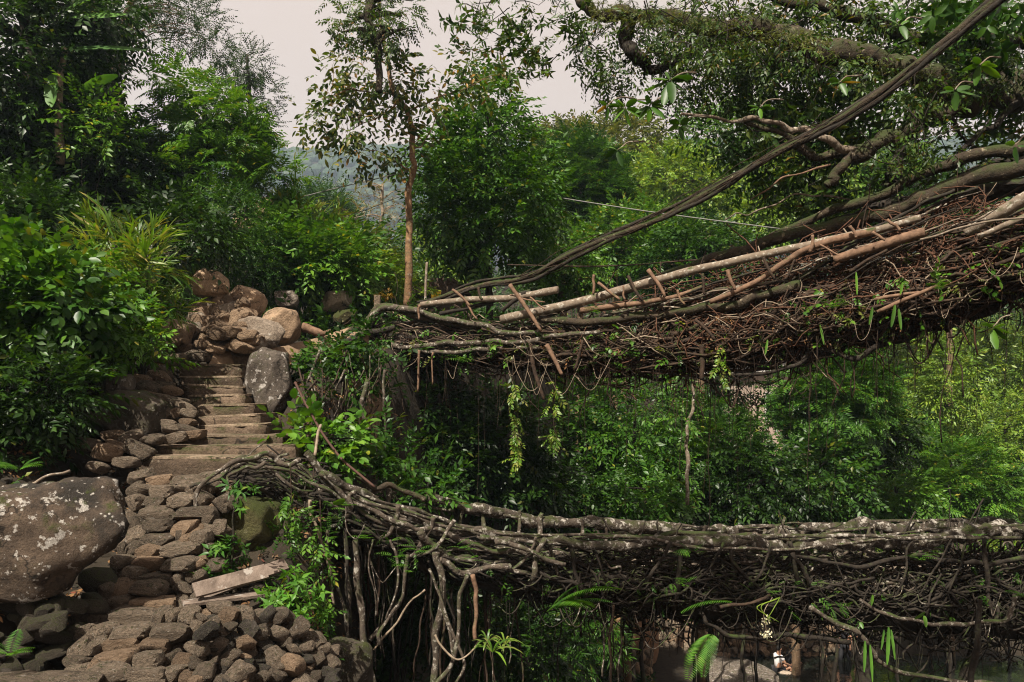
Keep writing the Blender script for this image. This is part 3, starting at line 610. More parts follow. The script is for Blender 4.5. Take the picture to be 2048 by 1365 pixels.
RT_ = [  # thick living roots
    (B_moss, [(1060, 640), (1200, 590), (1330, 555), (1440, 515), (1560, 475), (1700, 448), (1800, 415), (1900, 375), (2060, 330), (2250, 260)], .06, .10, .45),
    (B_moss, [(1540, 475), (1650, 430), (1760, 385), (1860, 345), (1960, 312), (2070, 282), (2250, 215)], .045, .085, .75),
    (B_dark, [(1600, 480), (1720, 430), (1850, 385), (2060, 310), (2250, 250)], .05, .09, .95),
    (B_dark, [(1480, 560), (1650, 500), (1800, 450), (1930, 400), (2060, 365), (2250, 300)], .06, .11, .7),
    (B_moss, [(1080, 640), (1250, 640), (1400, 618), (1500, 600), (1600, 570)], .05, .06, 0),
    (B_root, [(705, 690), (735, 655), (770, 618), (850, 625), (950, 648), (1010, 668), (1080, 665)], .055, .03, -.1),
    (B_moss, [(600, 715), (660, 690), (720, 650), (765, 615), (860, 640), (960, 655)], .05, .06, .0),
    (B_dark, [(560, 830), (600, 760), (650, 710), (720, 672), (790, 655)], .03, .045, -.15),
    (B_root, [(750, 690), (900, 690), (1040, 680), (1200, 665)], .04, .03, -.12),
    (B_root, [(760, 705), (860, 700), (980, 702), (1080, 695)], .03, .035, -.1),
    (B_moss, [(1800, 560), (1900, 520), (2050, 480), (2250, 420)], .06, .10, .1),
    (B_dark, [(1500, 735), (1600, 715), (1680, 690), (1760, 690), (1850, 660), (1960, 620), (2060, 575)], .03, .07, .3),
    (B_dark, [(1420, 740), (1510, 752), (1590, 735), (1640, 700), (1700, 712), (1760, 690)], .02, .035, .1)]
for m_, pts, r0, r1, o in RT_: single('root', m_, UP, pts, dup, r0, r1, o, n=60, wob=.025, knob=.12, sides=9)
for k in range(26):
    x0 = rng.uniform(1180, 1700); y0 = np.interp(x0, UX, UT)+rng.uniform(-25, 15); x1 = min(x0+rng.uniform(260, 700), 2230); y1 = np.interp(x1, UX, UT)-rng.uniform(10, 130)*np.interp(x1, [1400, 2060], [.3, 1]); rr = rng.uniform(.008, .026)
    single('branch', [B_dark, B_fibre, B_root, B_pole][k % 4], UP, [(x0, y0), (x0*.65+x1*.35, y0*.65+y1*.35+rng.normal()*10), (x0*.3+x1*.7, y0*.3+y1*.7+rng.normal()*10), (x1, y1)], dup, rr, rr*.8, rng.uniform(-.2, .7), n=40, wob=.025, knob=.18, sides=6)
# sticks
SK = [(1020, 570, 1082, 662, .03), (1093, 690, 1124, 750, .03), (1060, 685, 1088, 800, .03), (1188, 550, 1186, 590, .02), (1196, 566, 1240, 600, .022), (1256, 552, 1286, 602, .022), (1296, 540, 1330, 594, .028), (1405, 548, 1410, 590, .02),
      (1455, 540, 1470, 580, .024), (1250, 600, 1246, 572, .014), (1150, 740, 1165, 680, .02), (1020, 590, 1090, 605, .012), (905, 580, 940, 612, .02), (957, 575, 965, 600, .022), (1060, 595, 1090, 620, .012), (1775, 440, 1800, 462, .02),
      (1620, 505, 1625, 470, .022), (1745, 465, 1770, 480, .02), (1640, 490, 1684, 515, .014), (1527, 515, 1550, 560, .02), (1700, 452, 1712, 476, .02), (1390, 640, 1430, 680, .022), (1403, 690, 1404, 760, .035), (1570, 560, 1590, 520, .018), (1355, 580, 1370, 610, .016),
      (1700, 545, 1775, 500, .02), (1750, 600, 1840, 585, .022), (1755, 625, 1880, 570, .026), (1840, 610, 1930, 596, .018), (840, 610, 838, 640, .02), (930, 600, 955, 640, .016), (838, 700, 836, 785, .02), (866, 705, 865, 770, .014)]
for a, b, c, e, r in SK: single('stick', B_red if rng.uniform() < .6 else B_fibre, UP, [(a, b), ((a+c)/2+rng.normal()*2, (b+e)/2), (c, e)], dup, r, r*.8, -.22+rng.normal()*.05, n=10, wob=.006, knob=.1, sides=6)
m = MB(); tangle(m, 420, UX, UT, UB, dup, 740, 2250, (.005, .016), (50, 260), .45, wob=.06)
tangle(m, 260, UX, UT, UB, dup, 740, 2250, (.004, .012), (10, 70), 1.1, wob=.05)
tangle(m, 140, UX, UT, UB, dup, 1000, 2250, (.012, .03), (80, 320), .25)
part('root_tangle', m, B_fibre, UP, 'stuff')
m = MB(); tangle(m, 210, UX, UT, UB, dup, 1250, 2060, (.004, .010), (30, 170), .8, wob=.06, ext=(0, .9)); tangle(m, 60, UX, UT, UB, dup, 1250, 2060, (.010, .018), (80, 220), .4, wob=.04, ext=(0, .8)); tangle(m, 240, UX, UT, UB, dup, 1380, 2100, (.004, .010), (60, 240), .5, wob=.05, ext=(-.45, .15)); part('red_root_tangle', m, B_redf, UP, 'stuff')
m = MB(); tangle(m, 150, UX, UT, UB, dup, 760, 2100, (.004, .009), (40, 220), .7, ext=(-.15, .8), wob=.06); loops(m, 26, UX, UT, UB, dup, 780, 2050, (.003, .006))
part('pale_rootlets', m, B_pale, UP, 'stuff')
m = MB(); droop_roots(m, 800, UX, UB, dup, 740, 2050, (.0025, .007), (40, 200)); loops(m, 22, UX, UB, UB, dup, 1400, 2050, (.005, .012), .3)
part('hanging_rootlets', m, B_fibre, UP, 'stuff')
m = MB(); n = 900; px = rng.uniform(1000, 2060, n); f = rng.uniform(0, .9, n)**.9; py = np.interp(px, UX, UT)*(1-f)+np.interp(px, UX, UB)*f
pos = A([P(a, b, dup(a)-.08+.3*(abs(g-.5)*2)**2+rng.normal()*.04) for a, b, g in zip(px, py, f)]); scatter(m, 'lone', pos[:380], J(380, 1)+A([0, -.6, -.6]), rng.uniform(.04, .10, 380), 1)
part('leaf_litter', m, L_dead, UP, 'stuff')
def sprigs(n, X_, T_, B_, dfun, x0, x1, s0, s1, parent, mats, lo=-.1, hi=1.05):
    for lf, tk in mats:
        m = MB(); px = rng.uniform(x0, x1, n); f = rng.uniform(lo, hi, n); py = np.interp(px, X_, T_)*(1-f)+np.interp(px, X_, B_)*f
        k = fbm(np.stack([px*.02, f*3, 0*f], 1), 1, 2, len(tk)) > -.1; px, py, f = px[k], py[k], f[k]
        pos = A([P(a, b, dfun(a)-.12+.3*(abs(g-.5)*2)**2+rng.normal()*.05) for a, b, g in zip(px, py, f)]); scatter(m, tk, pos, J(len(px), .6)+A([0, -.5, -.15]), rng.uniform(s0, s1, len(px)), .8); part('small_plants', m, lf, parent, 'stuff')
sprigs(150, UX, UT, UB, dup, 760, 2060, .07, .2, UP, ((L_mid, 'alt'), (L_bright, 'broad'), (L_olive, 'hang')))
# roots draping the bank below the bridgehead
def hug(px, py, lim=20.):
    for d in np.arange(6.5, lim, .08):
        q = P(px, py, d)
        if H(q[:1], q[1:2])[0] > q[2]: return d-.08
    return lim
for k in range(30):
    x = rng.uniform(560, 810); y0 = np.interp(x, [560, 640, 720, 800], [735, 715, 700, 710])+rng.uniform(-15, 60); L = rng.uniform(110, 250); sw = rng.normal()*34-14; m = MB(); pts = []
    for f in (0, .25, .5, .75, 1):
        xx, yy = x+sw*f+rng.normal()*3, y0+L*f; d = min(hug(xx, yy), 9.75 if 590 < xx < 765 else 12.2)
        pts.append(P(xx, yy, d-.06-rng.uniform(0, .12)))
    rr = rng.uniform(.004, .012); root(m, pts, rr, rr*.6, 22, .015, .15, 5); part('aerial_root', m, [B_root, B_fibre, B_fibre][k % 3], UP)
for pts, r in (([(735, 760), (728, 830), (735, 880), (712, 920)], .035), ([(770, 740), (765, 830), (772, 900)], .022), ([(640, 700), (600, 790), (560, 850)], .022), ([(690, 740), (660, 800), (600, 880)], .018)):
    single('aerial_root', B_root, UP, pts, lambda q: 9.45, r*.8, r*.6, 0, n=26, wob=.02, knob=.15, sides=7)

# ------------------------------------------------------------------ lower bridge
LO = thing('living_root_bridge', 'lower living root bridge with lichen crusted handrails sagging across the ravine', 'root bridge', P(560, 960, 7))
part('deck', bridge_core(LX, LT, LB, dlo, .5, 455, 2350, .6, .46), B_dark, LO)
RL = [  # near rail strands, far rail strands
    (B_rail, [(612, 905), (650, 945), (700, 982), (760, 1010), (830, 1030)], .035, .035, 0), (B_rail, [(830, 1030), (890, 1058), (960, 1070), (1060, 1080), (1180, 1084), (1300, 1084), (1420, 1085)], .035, .055, 0),
    (B_rail, [(1390, 1088), (1500, 1084), (1620, 1088), (1740, 1088), (1860, 1078), (1960, 1066), (2060, 1060), (2300, 1040)], .058, .105, .05),
    (B_rail, [(640, 930), (700, 965), (770, 985), (860, 1000), (930, 1018), (1010, 1028), (1120, 1042), (1240, 1053), (1360, 1060)], .03, .075, 1.05),
    (B_rail, [(1340, 1060), (1440, 1066), (1560, 1062), (1660, 1060), (1780, 1052), (1900, 1055), (2060, 1050), (2300, 1030)], .06, .08, 1.1),
    (B_root, [(620, 915), (690, 1000), (780, 1045), (850, 1062), (930, 1085), (1010, 1092), (1080, 1098)], .02, .025, .05),
    (B_root, [(640, 945), (720, 1010), (800, 1040), (860, 1060), (960, 1100), (1040, 1108), (1130, 1130)], .022, .028, -.05),
    (B_moss, [(560, 925), (660, 940), (740, 978), (790, 975), (850, 1000)], .022, .03, .7),
    (B_root, [(520, 935), (610, 958), (700, 1010)], .016, .014, -.1), (B_root, [(600, 920), (560, 918), (520, 910)], .028, .02, 0),
    (B_root, [(520, 912), (470, 930), (430, 960), (405, 1000), (400, 1040)], .025, .014, -.1), (B_root, [(530, 925), (480, 945), (455, 975)], .018, .012, -.15),
    (B_root, [(840, 1062), (870, 1090), (880, 1110), (900, 1140)], .035, .03, -.1), (B_root, [(960, 1075), (1030, 1085), (1110, 1120)], .03, .022, -.06), (B_root, [(990, 1085), (1060, 1105), (1125, 1130)], .028, .02, -.1),
    (B_root, [(880, 1120), (900, 1128), (935, 1138), (985, 1130), (1020, 1135)], .028, .035, -.15), (B_moss, [(1180, 1072), (1320, 1070), (1500, 1075), (1700, 1072)], .03, .04, .7),
    (B_root, [(1050, 1100), (1200, 1095), (1400, 1100), (1600, 1112)], .03, .025, .3), (B_root, [(1100, 1120), (1250, 1112), (1450, 1120), (1700, 1120), (2060, 1110)], .025, .05, .4),
    (B_dark, [(1560, 1100), (1700, 1135), (1850, 1110), (1960, 1130), (2060, 1115)], .02, .03, 0),
    (B_root, [(1620, 1215), (1700, 1260), (1740, 1300), (1790, 1335), (1960, 1365), (2080, 1390)], .028, .022, -.35), (B_root, [(1720, 1200), (1780, 1235), (1850, 1250), (1930, 1252), (2010, 1235), (2030, 1190)], .02, .026, -.35),
    (B_fibre, [(1440, 1215), (1500, 1205), (1540, 1190)], .02, .016, -.3), (B_dark, [(1950, 1290), (1930, 1340), (1920, 1400)], .05, .06, .3), (B_dark, [(1400, 1225), (1450, 1265), (1560, 1275), (1700, 1285)], .02, .03, 0)]
for m_, pts, r0, r1, o in RL:
    big = max(r0, r1) > .07; single('handrail_root' if m_ is B_rail else 'root', m_, LO, pts, dlo, r0, r1, o, n=170 if big else 60, wob=.028, knob=.26 if big else .24, sides=16 if big else 7, crust=.34 if big else None)
# thinner strands twisting along the rails
for rp, off, n_s in (([(612, 905), (700, 982), (830, 1030), (960, 1070), (1180, 1084), (1420, 1086), (1620, 1088), (1860, 1078), (2060, 1062), (2300, 1042)], .0, 9), ([(640, 930), (770, 985), (930, 1018), (1120, 1042), (1360, 1060), (1560, 1063), (1780, 1053), (2060, 1050), (2300, 1032)], 1.07, 7)):
    base = spline([P(a, b, dlo(a)+off) for a, b in rp], 120); rad = np.interp(np.linspace(0, 1, 120), [0, .4, .55, 1], [.04, .05, .075, .11])
    for k in range(n_s):
        i0 = int(rng.integers(0, 70)); i1 = min(119, i0+int(rng.integers(22, 60))); th = np.linspace(0, rng.uniform(2, 6)*rng.choice([-1, 1]), i1-i0)+rng.uniform(0, 6.28); q = base[i0:i1]+np.stack([0*th, np.cos(th), np.sin(th)], 1)*(rad[i0:i1]*rng.uniform(.75, 1.1))[:, None]
        r_ = rng.uniform(.010, .026); m = MB(); root(m, q[::3], r_, r_*.8, 60, .012, .25, 7); part('strand', m, B_root if k % 2 else B_rail, LO)
# posts between rails and deck
for px in list(range(720, 1420, 62))+list(range(1450, 2060, 95)):
    x = px+rng.uniform(-14, 14); k = rng.uniform(-10, 10); yt = np.interp(x, [720, 860, 1010, 1240, 1440, 1800, 2048], [970, 1000, 1026, 1050, 1060, 1050, 1045]); r = rng.uniform(.016, .03)
    m = MB(); root(m, [P(x+k, yt-7, dlo(x)+1.02), P(x+k*.4, yt+22, dlo(x)+1.0), P(x-k, np.interp(x, LX, LT)+12, dlo(x)+.9)], r, r*1.1, 14, .01, .2, 6)
    part('post', m, B_root, LO)
for px in range(700, 2060, 60):
    x = px+rng.uniform(-30, 30); yt = np.interp(x, [700, 830, 960, 1200, 1500, 1860, 2048], [985, 1032, 1072, 1084, 1086, 1078, 1062]); k = rng.normal()*60; r = rng.uniform(.010, .028); b = np.interp(x, LX, LB)
    m = MB(); root(m, [P(x+k, yt, dlo(x)-.04), P(x+k*.3, yt*.5+b*.5, dlo(x)-.06), P(x-k, b-14, dlo(x)+.05)], r, r, 16, .03, .2, 6)
    part('post', m, B_dark if x > 1150 else B_root, LO)  # darker bark on the right part stands in for shade on this side
m = MB(); tangle(m, 330, LX, LT, LB, dlo, 500, 2200, (.008, .022), (50, 240), .5, .55, .55, 5, .04, (-.3, 1)); part('root_tangle', m, B_dark, LO, 'stuff')
m = MB(); tangle(m, 230, LX, LT, LB, dlo, 520, 2200, (.007, .018), (40, 200), .45, .5, .55, 5, .03, (-.25, .3)); loops(m, 24, LX, LT, LB, dlo, 560, 2040, (.004, .009), -.05); part('pale_rootlets', m, B_root, LO, 'stuff')
# lattice inside the side of the bridge, lit through from the back
m = MB()
for _ in range(130):
    x = rng.uniform(1100, 2100); y = rng.uniform(1092, 1165); L = rng.normal()*70; rr = rng.uniform(.008, .02); o = rng.uniform(.2, 1.0)
    root(m, [P(x, y, dlo(x)+o), P(x+L*.5, y+rng.normal()*14, dlo(x)+o), P(x+L, y+rng.normal()*28, dlo(x)+o)], rr, rr, 12, .03, .15, 5)
part('root_lattice', m, B_root, LO, 'stuff')
# paving slabs on the deck
for px in range(660, 2060, 46):
    x = px; y = np.interp(x, LX, LT)+6; d = dlo(x)+.5; m = MB()
    v = rockshape(RV, 300+px, .9, .05)*A([.17, .26, .04]); m.add(v+P(x, y, d)+A([0, rng.uniform(-.05, .25), .02]), RT); part('paving_slab', m, R_pale if px > 1100 else R_grey, LO)
# aerial roots
AR = [([(872, 1105), (882, 1180), (872, 1260), (866, 1380)], .03, .034, B_root), ([(858, 1138), (880, 1200), (925, 1330), (905, 1380)], .012, .014, B_root), ([(935, 1150), (920, 1230), (905, 1310), (870, 1370)], .018, .02, B_root),
      ([(710, 1080), (715, 1180), (735, 1290), (752, 1390)], .026, .032, B_root), ([(690, 1060), (695, 1170), (702, 1260), (705, 1390)], .018, .02, B_root), ([(740, 1280), (790, 1220), (815, 1160), (815, 1110)], .02, .016, B_root), ([(748, 1300), (800, 1240), (850, 1180)], .01, .01, B_pale),
      ([(600, 1000), (602, 1080), (604, 1180), (600, 1240)], .036, .03, B_root), ([(612, 985), (632, 1100), (655, 1240), (640, 1320)], .014, .014, B_root), ([(620, 1000), (640, 1090), (668, 1210)], .014, .012, B_pale), ([(655, 1060), (672, 1170), (700, 1300)], .016, .02, B_root),
      ([(880, 1150), (897, 1240), (905, 1330)], .012, .012, B_root), ([(945, 1150), (947, 1220), (950, 1280)], .02, .018, B_red), ([(780, 1080), (792, 1160), (772, 1240)], .012, .01, B_root), ([(560, 1000), (556, 1080), (552, 1140)], .012, .01, B_pale), ([(465, 990), (462, 1040), (455, 1110)], .012, .008, B_pale),
      ([(545, 1050), (500, 1090), (470, 1110)], .014, .01, B_root), ([(530, 1040), (490, 1075), (450, 1100)], .012, .008, B_pale), ([(760, 1290), (775, 1240), (800, 1200)], .016, .012, B_root), ([(870, 1270), (910, 1320), (960, 1280)], .01, .008, B_pale), ([(1960, 1200), (1950, 1290), (1945, 1380)], .02, .03, B_dark)]
for pts, r0, r1, m_ in AR: single('aerial_root', m_, LO, pts, lambda q: 7.0, r0, r1, rng.uniform(-.2, .25), n=30, wob=.02, knob=.15, sides=7)
for k in range(52):
    x = rng.uniform(560, 980) if k < 44 else rng.uniform(980, 1300); y0 = np.interp(x, LX, LB)-14; L = rng.uniform(120, 330); sw = rng.normal()*18; r = rng.uniform(.005, .016)
    single('aerial_root', [B_root, B_dark, B_fibre][k % 3], LO, [(x, y0), (x+sw*.2, y0+L*.35), (x+sw*.7, y0+L*.7), (x+sw, y0+L)], lambda q, x=x: dlo(x), r, r*.8, rng.uniform(-.1, .9), n=22, wob=.022, knob=.15, sides=5)
m = MB(); droop_roots(m, 620, LX, LB, dlo, 560, 2050, (.003, .008), (30, 130), (-.1, 1.1)); tangle(m, 260, LX, LT, LB, dlo, 900, 2200, (.005, .014), (30, 160), .8, .55, .55, 4, .05, (.25, 1.25)); tangle(m, 320, LX, LT, LB, dlo, 1050, 2200, (.005, .012), (20, 110), .9, .5, .5, 4, .05, (-.25, .9)); loops(m, 28, LX, LT, LB, dlo, 1000, 2040, (.004, .01), -.02); part('hanging_rootlets', m, B_dark, LO, 'stuff')

sprigs(130, LX, LT, LB, dlo, 560, 2060, .06, .17, LO, ((L_mid, 'alt'), (L_fern, 'fern3')), -.3, 1.1)
# rod leaning between bank and lower bridge
m = MB(); root(m, [P(590, 765, 8.2), P(640, 860, 7.9), P(690, 925, 7.7), P(750, 975, 7.6)], .013, .013, 24, .004, 0, 6); solo('iron_rod', m, M_rust, 'thin rusty rod slanting from the bank down to the lower bridge', 'rod', P(750, 975, 7.6))
m = MB(); root(m, [P(642, 850, 7.6), P(634, 880, 7.5), P(630, 912, 7.4)], .014, .014, 10, .004, .1, 6); solo('wooden_stake', m, B_pale, 'short pale stake upright behind the lower bridge head', 'stake', P(630, 912, 7.4))
m = MB(); root(m, [P(60, 972, 5.6), P(95, 952, 5.6), P(140, 942, 5.7)], .012, .01, 14, .006, .1, 6); solo('dead_branch', m, B_pole, 'bare dead branch lying on the big lichen boulder', 'branch', P(60, 972, 5.6))
m = MB(); root(m, [P(605, 655, 11.3), P(640, 668, 11.3), P(662, 662, 11.3)], .07, .03, 16, .01, .2, 9); solo('fallen_log', m, B_red, 'short reddish log lying across the dirt path', 'log', P(605, 655, 11.3))

# ------------------------------------------------------------------ trees and plants
def ell_pts(ells, d, n, hollow=.45):
    w = A([e[2]*e[3] for e in ells], float); w /= w.sum(); pos = []; out = []
    for e, k in zip(ells, rng.multinomial(n, w)):
        de = e[5] if len(e) > 5 else d; s = de/F; rd = e[4] if len(e) > 4 else min(e[2], e[3])*s
        u = nz(rng.normal(size=(k, 3))); r = hollow+(1-hollow)*rng.uniform(size=k)**.5
        r = r*(1+.5*fbm(u*1.7+e[0]*.013, 1.9, 2))
        pos.append(P(e[0], e[1], de)+u*A([e[2]*s, rd, e[3]*s])*r[:, None]); out.append(u)
    return np.vstack(pos), np.vstack(out)
def tree(name, label, cat, ells, d, n, scl, tk, leaf, bark=B_dark, trunk=None, tr=(.12, .05), limbs=14, group=None, hollow=.45, droop=.0, fol='crown', extra=None, boughs=(), lim_r=None):
    pos, out = ell_pts(ells, d, n, hollow)
    if trunk is None:
        e = ells[0]; b = P(e[0]+rng.normal()*8, e[1], d); b[2] = float(H(A([b[0]]), A([b[1]]))[0])-.1; tc = [b, (b+P(e[0], e[1], d))/2+J(1, .05)[0], P(e[0], e[1]-e[3]*.4, d)]
    else: tc = [P(*q) if len(q) == 3 else P(q[0], q[1], d) for q in trunk]
    t = thing(name, label, cat, tc[0], group); m = MB(); tp = root(m, tc, tr[0], tr[1], 30, .03, .1, 9)
    L2 = MB(); cands = [tp[len(tp)//3:]]
    for bp in boughs:
        bm_ = MB(); cands.append(root(bm_, [P(x, y, d+(0 if i == 0 else rng.normal()*.15)) for i, (x, y) in enumerate(bp)], tr[1]*.6, tr[1]*.2, 22, .03, .15, 6)); part('bough', bm_, bark, t)
    for _ in range(limbs):
        q = pos[rng.integers(len(pos))]; cand = np.vstack(cands); below = cand[cand[:, 2] < q[2]+.1] if (cand[:, 2] < q[2]+.1).any() else cand[:3]
        j = np.argmin(np.linalg.norm(below-q, axis=1)+.4*rng.uniform(size=len(below))); st = below[j]; r = lim_r or tr[1]*rng.uniform(.45, .8)
        mid = st*.5+q*.5+A([0, 0, .12])*np.linalg.norm(q-st); root(L2, [st, mid, q], r, r*.25, 12, .02, .1, 5)
    part('trunk', m, bark, t)
    if limbs: part('branches', L2, bark, t, 'stuff')
    c = MB(); scatter(c, tk, pos, out+J(len(pos), .45)+A([0, 0, .1-droop]), scl*rng.uniform(.7, 1.25, len(pos)))
    part(fol, c, leaf, t)
    if extra:
        for (tk2, leaf2, n2, s2) in extra:
            c = MB(); k = rng.integers(len(pos), size=n2); scatter(c, tk2, pos[k]+J(n2, .1), out[k]+J(n2, .6), s2*rng.uniform(.7, 1.2, n2)); part('yellow_leaves', c, leaf2, t, 'stuff')
    return t
def shrub(name, label, cat, ells, d, n, scl, tk, leaf, group=None, hollow=.3, updir=.2, stems=8):
    pos, out = ell_pts(ells, d, n, hollow); b = P(ells[0][0], ells[0][1], d); b[2] = min(b[2], max(float(H(A([b[0]]), A([b[1]]))[0]), b[2]-3))
    t = thing(name, label, cat, b, group); c = MB(); scatter(c, tk, pos, out+J(len(pos), .5)+A([0, -.2, updir]), scl*rng.uniform(.7, 1.3, len(pos))); part('foliage', c, leaf, t)
    if stems:
        m = MB()
        for _ in range(stems):
            q = pos[rng.integers(len(pos))]; root(m, [b+J(1, .08)[0], (b+q)/2+A([0, 0, .1]), q], .014, .005, 10, .02, .1, 4)
        part('stem', m, B_dark, t)
    return t
# --- left hillside
tree('hillside_tree', 'tall dark tree crowded with climbers at the top left corner', 'tree', [(30, 130, 150, 170, 1.2), (100, 195, 50, 50, .6), (100, 60, 90, 120, 1.), (20, 330, 130, 130, 1.), (180, 20, 80, 50, .6)], 12.5, 1500, .42, 'alt', L_deep, B_dark, [(70, 560, 12.5), (80, 350, 12.5), (60, 100, 12.5), (40, -80, 12.5)], (.22, .12), 26)
tree('hillside_tree', 'dark thick trunked tree standing behind the banana leaves, top left', 'tree', [(170, 110, 50, 60, .8), (225, 50, 40, 40, .6), (120, 220, 60, 80, .6)], 15, 460, .45, 'alt', L_deep, B_dark, [(200, 420, 15), (200, 250, 15), (195, 100, 15), (190, -60, 15)], (.28, .2), 10)
tree('slender_tree', 'tall pale trunked tree with airy fine leaved crown against the sky, upper left', 'tree', [(390, 40, 58, 44, 1.2), (330, 0, 70, 36, 1.2), (420, 90, 36, 26, .8), (350, 85, 34, 18, .6), (262, 10, 30, 44, .8)], 21, 620, .42, 'fine', L_deep, B_trunk, [(238, 320, 21), (232, 200, 21), (240, 100, 21), (262, 20, 21), (300, -60, 21)], (.16, .10), 30, hollow=.2, lim_r=.02)
tree('slender_tree', 'thin dark tree with small ragged crown against the sky, behind the bright green tree', 'tree', [(500, 130, 34, 38, .6), (470, 150, 40, 30, .7), (530, 190, 22, 40, .5), (520, 250, 34, 30, .5), (455, 185, 40, 40, .6)], 24, 620, .42, 'fine', L_deep, B_dark, [(505, 380, 24), (500, 260, 24), (495, 110, 24)], (.09, .04), 24, hollow=.15)
tree('young_tree', 'bright green young tree with layered compound leaves on the left hillside', 'tree', [(390, 200, 50, 30, .7), (350, 170, 36, 22, .5), (440, 250, 80, 34, .8), (480, 300, 60, 34, .7), (360, 280, 50, 36, .6), (540, 350, 42, 20, .4), (430, 345, 80, 40, .7), (330, 350, 60, 40, .6), (500, 380, 50, 26, .5)], 13.5, 640, .36, 'pinn', L_bright, B_dark, [(398, 560, 13.5), (400, 440, 13.5), (402, 350, 13.5), (410, 210, 13.5)], (.07, .04), 26, hollow=.25)
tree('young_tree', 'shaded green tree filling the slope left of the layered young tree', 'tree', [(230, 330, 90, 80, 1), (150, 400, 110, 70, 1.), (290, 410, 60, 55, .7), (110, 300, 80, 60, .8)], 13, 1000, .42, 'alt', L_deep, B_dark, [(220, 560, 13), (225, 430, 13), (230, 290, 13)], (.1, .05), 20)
shrub('banana_undergrowth', 'patch of banana stems and pale shoots under the dark hillside tree', 'plant', [(180, 240, 40, 60, .5), (100, 190, 30, 60, .4), (215, 270, 40, 40, .4)], 12.2, 160, .34, 'alt', L_bright)
shrub('vine_bush', 'dark rounded bush smothered with vines above the stone heap', 'bush', [(480, 480, 62, 90, 1.), (440, 520, 60, 60, .9), (520, 530, 40, 60, .8), (455, 430, 50, 50, .8)], 12.6, 1700, .26, 'fine', L_mid, hollow=.6, updir=-.2)
shrub('vine_bush', 'lighter green leafy bush right of the dark vine bush', 'bush', [(585, 500, 50, 55, .9), (640, 520, 60, 50, .9), (560, 530, 40, 40, .7), (690, 540, 50, 50, .8), (620, 560, 60, 40, .8)], 13.6, 900, .42, 'alt', L_bright)
shrub('bamboo_clump', 'arching bright bamboo leaves beyond the dirt path', 'bamboo', [(650, 510, 65, 45, .7), (715, 550, 40, 45, .6), (600, 480, 50, 40, .6), (565, 440, 36, 30, .6)], 14.5, 380, .5, 'blade', L_bamboo, updir=.1)
shrub('bamboo_clump', 'tall bamboo grass with long narrow blades above the left bank', 'bamboo', [(270, 520, 60, 50, .5), (225, 550, 60, 40, .5), (290, 560, 40, 50, .4), (200, 500, 40, 40, .4)], 9.4, 130, .42, 'blade', L_bamboo, updir=.5, hollow=.1)
shrub('bamboo_clump', 'dry yellowing bamboo grass hanging over the reddish rock', 'bamboo', [(270, 610, 50, 36, .3), (320, 635, 30, 26, .25), (230, 600, 40, 30, .3)], 9.3, 80, .3, 'blade', L_bamboo, updir=-.1, hollow=.1)
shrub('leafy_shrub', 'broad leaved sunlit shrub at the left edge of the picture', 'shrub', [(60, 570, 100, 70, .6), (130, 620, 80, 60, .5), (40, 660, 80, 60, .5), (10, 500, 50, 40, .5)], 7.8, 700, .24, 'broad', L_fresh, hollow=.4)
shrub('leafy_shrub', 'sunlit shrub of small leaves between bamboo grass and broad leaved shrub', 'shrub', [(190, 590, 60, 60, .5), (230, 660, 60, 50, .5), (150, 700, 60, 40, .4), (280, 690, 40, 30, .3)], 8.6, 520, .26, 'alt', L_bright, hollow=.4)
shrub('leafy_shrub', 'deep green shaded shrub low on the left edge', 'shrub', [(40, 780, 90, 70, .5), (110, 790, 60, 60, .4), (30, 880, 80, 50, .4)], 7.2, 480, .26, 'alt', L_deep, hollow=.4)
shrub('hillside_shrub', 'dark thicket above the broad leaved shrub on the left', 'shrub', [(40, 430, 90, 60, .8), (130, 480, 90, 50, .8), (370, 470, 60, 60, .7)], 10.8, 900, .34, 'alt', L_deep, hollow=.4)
for lab, px, py, d, s, n_f in (('feathery fern lit by the sun left of the steps', 160, 770, 7.9, .55, 9), ('fern with fanned fronds over the dark boulder', 185, 705, 8.4, .4, 8), ('fern growing in the shade at the left of the big lichen boulder', 40, 940, 6.1, .2, 9),
                               ('low fern at the left end of the rock ledge', 20, 1310, 4.5, .16, 7)):
    m = MB(); ph = rng.uniform(0, 6.28, n_f); scatter(m, 'frond', np.repeat([P(px, py, d)], n_f, 0), np.stack([np.cos(ph), np.sin(ph)*.6-.3, .5+0*ph], 1), s*rng.uniform(.7, 1.1, n_f), .1); solo('fern', m, L_fern, lab, 'fern', P(px, py, d))
# banana leaves (each a part)
bt = thing('banana_plant', 'banana plant with huge drooping leaves at the upper left', 'banana plant', P(120, 330, 12))
def bigleaf(p0, p1, w, sag, parent, mat=L_banana, name='leaf', roll=.2):
    p0, p1 = A(p0), A(p1); n = 18; t = np.linspace(0, 1, n); c = p0+(p1-p0)*t[:, None]+A([0, 0, 1])*(sag*4*t*(1-t))[:, None]; ax = nz(p1-p0); s = nz(np.cross(ax, A([0, math.sin(roll), math.cos(roll)]))); up = np.cross(s, ax)
    wd = w*np.sin(np.pi*np.clip(t*.92+.06, 0, 1))**.55*(1+rng.uniform(-.1, .1, n)); V = np.stack([c+s*wd[:, None]-up*wd[:, None]*.35, c, c-s*wd[:, None]-up*wd[:, None]*.35], 1).reshape(-1, 3)
    i = (np.arange(n-1)[:, None]*3+A([0, 1])[None]).ravel(); m = MB(); m.add(V, q=np.stack([i, i+1, i+4, i+3], 1)); return part(name, m, mat, parent)
bigleaf(P(125, 98, 12), P(292, 100, 12.3), .13, .06, bt, roll=-.5); bigleaf(P(145, 32, 12), P(252, 28, 12), .14, .03, bt, roll=-.6); bigleaf(P(90, 5, 11.8), P(75, -30, 11.8), .12, .02, bt); bigleaf(P(106, 150, 11.8), P(104, 215, 11.6), .11, 0, bt, roll=1.2)
